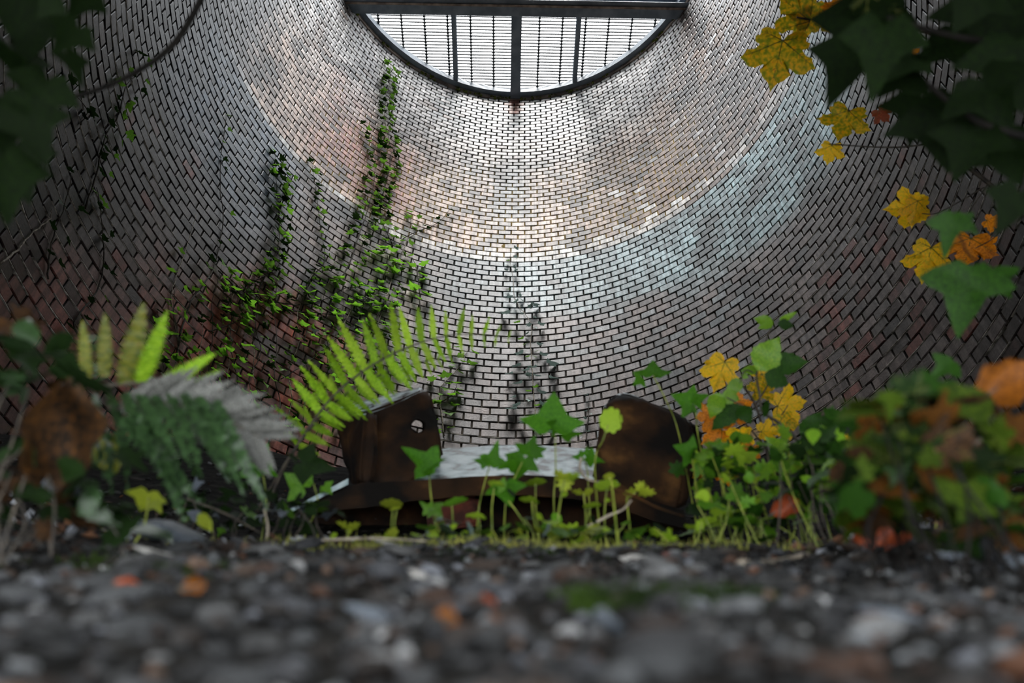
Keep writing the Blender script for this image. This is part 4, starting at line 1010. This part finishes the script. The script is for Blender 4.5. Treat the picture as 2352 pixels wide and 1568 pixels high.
thicket('bush', 'strongly blurred olive green bush at the right edge', 'shrub', [(2080, 1060, 70, 60), (2230, 1050, 80, 80), (2100, 1140, 90, 50), (2000, 1130, 60, 40), (2280, 1150, 80, 50), (2080, 960, 50, 30)], (.42, .55), (70, 130), ['olivedark', 'ivydark', 'brambledark', 'olivedark', 'deadleaf', 'amberdark', 'olivedark', 'neardark', 'brambledark'], ['ovate', 'ivy', 'maple', 'ivytri'], 130, 4, 'darkbark')  # leaf tones darkened: vignette of the frame edge put into the colour
thicket('ground_ivy', 'dark ground ivy and litter left of the casting', 'ivy', [(560, 1130, 70, 40), (650, 1170, 60, 30), (450, 1160, 60, 40)], (.85, 1.0), (20, 48), ['ivydark', 'ivy', 'ivydark', 'stonegrey', 'ivydark'], ['ivy', 'ivytri', 'ovate'], 85, 5)
thicket('ground_ivy', 'very dark blurred leaves in the lower left corner', 'ivy', [(80, 1120, 90, 70), (200, 1180, 90, 40), (40, 960, 60, 80), (60, 820, 60, 50)], (.48, .62), (60, 110), ['ivydark', 'ivydark', 'deadleaf', 'ferndark'], ['ivy', 'ovate'], 75, 6)
thicket('ground_ivy', 'thin mixed ground ivy before the casting base', 'ivy', [(1200, 1215, 120, 12), (1350, 1225, 100, 12), (1000, 1225, 120, 10)], (.80, .86), (10, 24), ['ivy', 'lime', 'ivydark', 'olive', 'ivydusty'], ['star', 'ivy', 'round'], 90, 7, 'stem')

# ------------------------------------------------------------------ overhanging sycamore, top right
def branch_thing(label, stems, name='sycamore_branch', cat='branch'):
    e = empty(name, atd(*stems[0][0][0], stems[0][1]), label, cat)
    for pts, d, r in stems: tube(e, [atd(x, y, d) for x, y in pts], r, r * .5, M['darkbark'] if d < 1 else M['twig'], name='branch')
    return e
sy = branch_thing('sycamore branch with large yellow leaves hanging at upper right', [([(2420, 200), (2240, 120), (2080, 60), (1960, 60), (1830, 40)], 1.75, .005), ([(2450, 560), (2352, 492), (2270, 420), (2150, 320), (2090, 210), (2060, 120)], 1.75, .007), ([(2140, 330), (2060, 338), (1980, 336), (1905, 330)], 1.75, .0022), ([(2260, 430), (2200, 465), (2150, 490), (2118, 490)], 1.75, .0018), ([(2330, 480), (2290, 540), (2240, 570)], 1.75, .0018), ([(2270, 420), (2200, 520), (2150, 560)], 1.75, .0018)])
for (b, t, m_, ww, d) in (((1800, 82), (1772, 200), 'syc', .98, 1.80), ((1868, 55), (1790, -10), 'syc', .9, 1.83), ((1862, 20), (1830, 72), 'syc', .95, 1.84), ((1880, 30), (1905, 75), 'syc', .9, 1.7), ((1950, -15), (1930, 60), 'sycorange', 1.0, 1.6), ((1985, -30), (2000, 15), 'syc', 1.0, 1.7),
                          ((1952, 248), (1925, 322), 'syc', 1.08, 1.8), ((1912, 330), (1900, 376), 'sycgold', 1.0, 1.8), ((2118, 478), (2035, 478), 'sycgold', .85, 1.8), ((2110, 455), (2092, 520), 'sycgold', .75, 1.78), ((2142, 560), (2118, 650), 'sycgold', .85, 1.8), ((2150, 595), (2185, 605), 'sycgold', .9, 1.8),
                          ((2232, 540), (2215, 612), 'sycorange', 1.2, 1.8), ((2250, 560), (2292, 578), 'sycorange', .9, 1.8), ((2262, 505), (2300, 520), 'sycorange', .8, 1.8), ((2085, 118), (2108, 135), 'sycorange', .9, 1.8), ((2090, 140), (2075, 165), 'sycorange', .9, 1.8), ((2040, 180), (2030, 212), 'sycorange', .9, 1.8), ((2090, 190), (2100, 215), 'sycorange', .8, 1.8),
                          ((2015, 250), (2042, 280), 'redleaf', .9, 1.8)):
    px_leaf(sy, 'maple', M[m_], b, t, d, ww, tilt=.12)
dk = branch_thing('dark, strongly blurred leafy branch close to the lens at upper right', [([(2450, 120), (2300, 100), (2180, 80), (2040, 40)], .62, .004), ([(2450, 330), (2300, 300), (2200, 250), (2060, 130)], .62, .004)])
for (b, t, ww, m_) in (((2000, 20), (1930, 190), 1.0, 'ivydark'), ((1960, 110), (1900, 250), .9, 'ivydark'), ((2030, 60), (2000, 240), .8, 'ivydark'), ((2060, 40), (2170, 110), 1.1, 'ivydark'), ((2100, 120), (2030, 190), 1.0, 'ivydark'), ((2150, 20), (2120, 130), 1.0, 'ivydark'),
                       ((2120, 220), (2080, 330), 1.3, 'ivydark'), ((2160, 250), (2180, 400), 1.2, 'ivydark'), ((2240, 300), (2190, 420), 1.1, 'ivydark'), ((2250, 180), (2330, 300), 1.1, 'ivydark'), ((2200, 60), (2260, 180), 1.3, 'ivydark'), ((2300, -10), (2290, 150), 1.4, 'ivydark'),
                       ((2250, -30), (2200, 70), 1.3, 'ivydark'), ((2340, 90), (2350, 260), 1.2, 'ivydark'), ((2180, 130), (2240, 240), 1.2, 'ivydark'), ((2300, 320), (2345, 430), 1.1, 'ivydark'), ((2060, 160), (2130, 230), 1.2, 'ivydark'), ((2130, 180), (2210, 300), 1.1, 'ivydark'), ((2290, 200), (2280, 330), 1.1, 'ivydark'), ((2330, -20), (2400, 120), 1.2, 'ivydark'), ((1985, -20), (2080, 40), 1.1, 'ivydark'),
                       ((2220, 330), (2320, 310), .9, 'ivydark'), ((2340, 440), (2290, 540), .9, 'ivydark')):
    if (int(b[0]) + int(b[1])) % 7: px_leaf(dk, ['ivywide', 'maple'][int(b[0]) % 2], M['neardark'], b, t, random.uniform(.55, .70), ww * .9, tilt=.4)
lo = branch_thing('blurred green ivy leaves close to the lens at right, below the yellow ones', [([(2450, 700), (2330, 640), (2230, 590), (2190, 500)], .72, .0015)], 'ivy_branch', 'ivy')
for (b, t, ww) in (((2190, 490), (2165, 592), .75), ((2230, 610), (2195, 775), .95), ((2280, 620), (2325, 690), .9), ((2200, 500), (2250, 540), .7), ((2190, 830), (2130, 870), .9)):
    px_leaf(lo, 'ivytri', M['brambledark'], b, t, .72, ww, tilt=.15)
lt = branch_thing('dark blurred branch and leaves close to the lens at upper left', [([(480, -40), (440, 40), (395, 105), (330, 155), (240, 200), (120, 235), (-40, 260)], .75, .0035)], 'ivy_branch', 'ivy')
for (b, t, ww) in (((180, 60), (120, 130), 1.1), ((150, 120), (200, 200), 1.0), ((60, 250), (110, 380), 1.0), ((40, 330), (60, 470), 1.0), ((20, 100), (90, 230), 1.2), ((90, 20), (40, 150), 1.2), ((0, 220), (20, 360), 1.2), ((120, -20), (160, 70), 1.3), ((30, -40), (30, 90), 1.4), ((200, -30), (150, 60), 1.1), ((110, 180), (60, 300), 1.0), ((0, 360), (30, 520), 1.1)):
    px_leaf(lt, 'ivywide', M['neardark'], b, t, random.uniform(.5, .6), ww * .8, tilt=.5)

# ------------------------------------------------------------------ loose leaves, stones and sticks
def gdepth(px, py, depth):
    """optical depth at which the sight line meets the bank (never farther than the given depth)"""
    d = ray(px, py) / F_PX; k = .10
    while k < depth:
        q = CAM + d * k
        if q.z < ground_z(q.x, q.y) + .002: return k
        k += .004
    return depth
def curled(name, base, tip, depth, wmul, mat, label, cat='leaf', curl=.5, kind='maple'):
    if base[1] > 1255: depth = gdepth(base[0], base[1], depth + .3)
    b = atd(*base, depth); t = atd(*tip, depth); d = t - b; L = d.length
    n_, m_ = 14, 10; V = []; F = []
    for i in range(n_ + 1):
        y = i / n_; wd = .5 * math.sin(PI * (.10 + .82 * y)) * (1 + .16 * math.sin(11 * y))
        for k in range(m_ + 1):
            x = (k / m_ * 2 - 1); a = x * curl * 1.6
            V.append((wd * math.sin(a) / max(curl, .1) * .7, y + .05 * math.cos(5 * x), wd * (1 - math.cos(a)) * 1.1 + .06 * math.sin(7 * y + 3 * x) + .25 * curl * y * y))
    for i in range(n_):
        for k in range(m_): a = i * (m_ + 1) + k; F.append((a, a + 1, a + m_ + 2, a + m_ + 1))
    me = mesh_np(name, V, F, M[mat], smooth=True)
    e = empty(name, b, label, cat)
    put('blade', me, e, frame(b, d, -ray(*base).normalized() + Vector((.1, 0, .1)), L, L * wmul))
    tube(e, [b - d * .15, b, b + d * .5, b + d * .95], .0015, .0005, M['twig'], name='midrib')
    return e
curled('dead_leaf', (110, 1110), (150, 870), .50, .8, 'deadleaf', 'big curled brown dead leaf standing blurred at the left edge', curl=.8)
curled('dead_leaf', (2370, 850), (2230, 925), .50, .7, 'amber', 'blurred bright orange leaf at the right edge', curl=.6)
curled('dead_leaf', (2250, 1010), (2180, 1060), .5, .9, 'deadleaf', 'blurred brownish orange leaf inside the right-hand bush', curl=.6)
curled('fallen_leaf', (1965, 1265), (2080, 1190), .55, .75, 'redleaf', 'russet leaf leaning under the blurred bush at right', curl=.8)
curled('fallen_leaf', (1775, 1180), (1830, 1150), .85, .9, 'redleaf', 'small russet leaf tucked in the undergrowth', curl=.8)
curled('fallen_leaf', (420, 1352), (475, 1342), .40, .8, 'amber', 'small orange leaf lying on the gravel at left', curl=.5)
curled('fallen_leaf', (1000, 1425), (1050, 1420), .26, 1.2, 'amber', 'blurred ochre leaf scrap on the gravel below centre', curl=.5)
curled('fallen_leaf', (1085, 1400), (1140, 1385), .27, .9, 'redleaf', 'blurred russet leaf scrap on the gravel below centre', curl=.5)
curled('fallen_leaf', (255, 1345), (320, 1342), .40, .5, 'redleaf', 'flat reddish leaf on the dark gravel at far left', curl=.3)
def stone_thing(name, px, py, w_px, h_px, depth, mat, label, seed):
    if py > 1240: depth = gdepth(px, py, depth + .3)
    c = atd(px, py, depth); v, f = SV2[seed % 6]; sx = w_px / F_PX * depth / 2; sz = h_px / F_PX * depth / 2
    g = ground_z(c.x, c.y); 
    o = link(name, mesh_np(name, v, f, M[mat], smooth=True)); o.location = c; o.scale = (sx, sx * .7, max(sz * 1.3, .004)); o.rotation_euler = (.6, .1 * (seed % 3 - 1), .2 * seed)
    return tag(o, label, 'stone')
stone_thing('pebble', 1470, 1286, 92, 30, .70, 'stonewhite', 'bright white flat stone on the gravel crest right of centre', 1)
stone_thing('pebble', 1465, 1252, 60, 24, .76, 'redbrick', 'pinkish stone just behind the bright white one', 2)
stone_thing('slab_stone', 385, 1222, 150, 62, .72, 'stonegrey', 'blue-grey stone slab at left below the fern', 3)
stone_thing('slab_stone', 150, 1120, 120, 60, .60, 'stonegrey', 'blurred blue-grey stone under the brown dead leaf', 4)
stone_thing('rock', 2260, 1240, 150, 80, .50, 'stonegrey', 'blurred grey rock at the right edge, upper of two', 5)
stone_thing('rock', 2330, 1300, 120, 60, .42, 'stonegrey', 'blurred grey rock in the right corner', 0)
stone_thing('rock', 2180, 1285, 120, 50, .46, 'stonegrey', 'blurred low grey rock left of the pale one', 1)
stone_thing('pebble', 390, 1280, 130, 18, .62, 'stonewhite', 'flat pale stone lying on the gravel at left', 2)
stone_thing('pebble', 905, 1252, 80, 12, .70, 'stonewhite', 'flat pale flake at the crest below the casting', 3)
stone_thing('pebble', 960, 1325, 62, 28, .48, 'stonewhite', 'pale blurred pebble left of centre on the gravel', 4)
stone_thing('pebble', 1400, 1435, 110, 46, .26, 'stonegrey', 'large blurred grey pebble in the lower middle', 5)
stone_thing('pebble', 860, 1410, 120, 40, .28, 'stonegrey', 'large blurred grey pebble in the lower left middle', 2)
stone_thing('pebble', 2060, 1420, 190, 46, .28, 'stonegrey', 'wide blurred grey stone at lower right', 3)
def stick(pts, depth, r, mat, label, name='stick'):
    o, _ = tube(None, [atd(x, y, gdepth(x, y, depth + .1) if y > 1262 else depth) for x, y in pts], r, r * .6, M[mat], name=name); return tag(o, label, 'stick')
stick([(1525, 1275), (1620, 1282), (1720, 1290)], .68, .0028, 'redbrick', 'reddish stick lying on the crest right of the white stone')
stick([(1700, 1296), (1780, 1290), (1855, 1272)], .68, .0030, 'paletwig', 'pale stick with yellowish end at the crest')
stick([(1350, 1210), (1395, 1185), (1430, 1170), (1450, 1148)], .86, .0018, 'paletwig', 'pale bent twig among the seedlings')
stick([(1400, 1118), (1460, 1140), (1510, 1165), (1570, 1185)], .90, .0014, 'deadleaf', 'thin brown twig below the right cheek')
stick([(1335, 1050), (1332, 1078), (1350, 1100), (1385, 1108)], 1.0, .0022, 'paletwig', 'pale curled vine loop at the corner of the saddle')
stick([(610, 1255), (615, 1210), (607, 1170)], .82, .0016, 'paletwig', 'pale upright twig left of the casting')
stick([(430, 1145), (520, 1180), (600, 1225)], .85, .0013, 'twig', 'thin dark twig slanting down over the slab at left')
stick([(740, 1240), (860, 1236), (980, 1242)], .74, .0012, 'paletwig', 'thin pale root along the crest left of centre')
# moss and litter on the crest: nobody could count it
V = []; F = []; mi = []
for k in range(5200):
    px = random.gauss(1180, 330); Y = random.uniform(.64, .80); p = at(px, 1250, Y); z = ground_z(p.x, Y)
    L = random.uniform(.004, .013); a = random.uniform(0, 2 * PI); b0 = len(V); w2 = random.uniform(.0008, .002)
    tip = (p.x + math.cos(a) * L * .6, Y + math.sin(a) * L * .6, z + L * random.uniform(.3, 1))
    V += [(p.x - w2, Y, z - .002), (p.x + w2, Y, z - .002), tip]; F.append((b0, b0 + 1, b0 + 2))
mo = link('crest_moss', mesh_np('crest_moss', V, F, mat_leaf('moss_blades', (.28, .30, .10), (.50, .50, .20), .4, .7))); tag(mo, 'olive moss and fine litter along the gravel crest', 'moss', kind='stuff')
V = []; F = []
for k in range(2600):                                   # dark moss patches on the gravel slope
    gx, gy, gr = random.choice([(1500, 1355, 90), (1640, 1365, 110), (1380, 1365, 70), (1180, 1250, 300), (330, 1290, 160)])
    px, py = random.gauss(gx, gr * .6), random.gauss(gy, 12)
    dd = gdepth(px, max(1262, py), 1.1); q = atd(px, max(1262, py), dd); z = ground_z(q.x, q.y); L = random.uniform(.002, .005); a = random.uniform(0, 2 * PI); b0 = len(V); w2 = .0008
    V += [(q.x - w2, q.y, z - .001), (q.x + w2, q.y, z - .001), (q.x + math.cos(a) * L * .5, q.y + math.sin(a) * L * .5, z + L)]; F.append((b0, b0 + 1, b0 + 2))
tag(link('gravel_moss', mesh_np('gravel_moss', V, F, mat_leaf('dark_moss_blades', (.07, .11, .03), (.14, .20, .05), .3, .8, spec=.05)), floor), kind='stuff')
V = []; F = []; cols = []
for k in range(1500):
    side_ = random.choice([-1, 1, 1]); x = side_ * random.uniform(.12, .85); y = random.uniform(.62, 1.2)
    if side_ > 0: x = random.uniform(.28, .8)
    z = ground_z(x, y) + .004; L = random.uniform(.006, .02); a = random.uniform(0, 2 * PI); b0 = len(V)
    u_ = Vector((math.cos(a), math.sin(a), random.uniform(-.2, .6))) * L; v_ = Vector((-math.sin(a), math.cos(a), random.uniform(-.3, .6))) * L * .5; q = Vector((x, y, z))
    V += [q - u_ * .5, q + v_ * .5 + Vector((0, 0, .003)), q + u_ * .5, q - v_ * .5]; F.append((b0, b0 + 1, b0 + 2, b0 + 3))
    c = lin(random.choice([(.30, .20, .15), (.42, .43, .45), (.22, .18, .15), (.38, .26, .18), (.55, .56, .58)])); cols += [c] * 4
lt_ = link('leaf_litter', mesh_np('leaf_litter', V, np.array(F), M['pebble'], cols=np.array(cols))); tag(lt_, 'dead leaf litter around the foot of the plants', 'litter', kind='stuff')
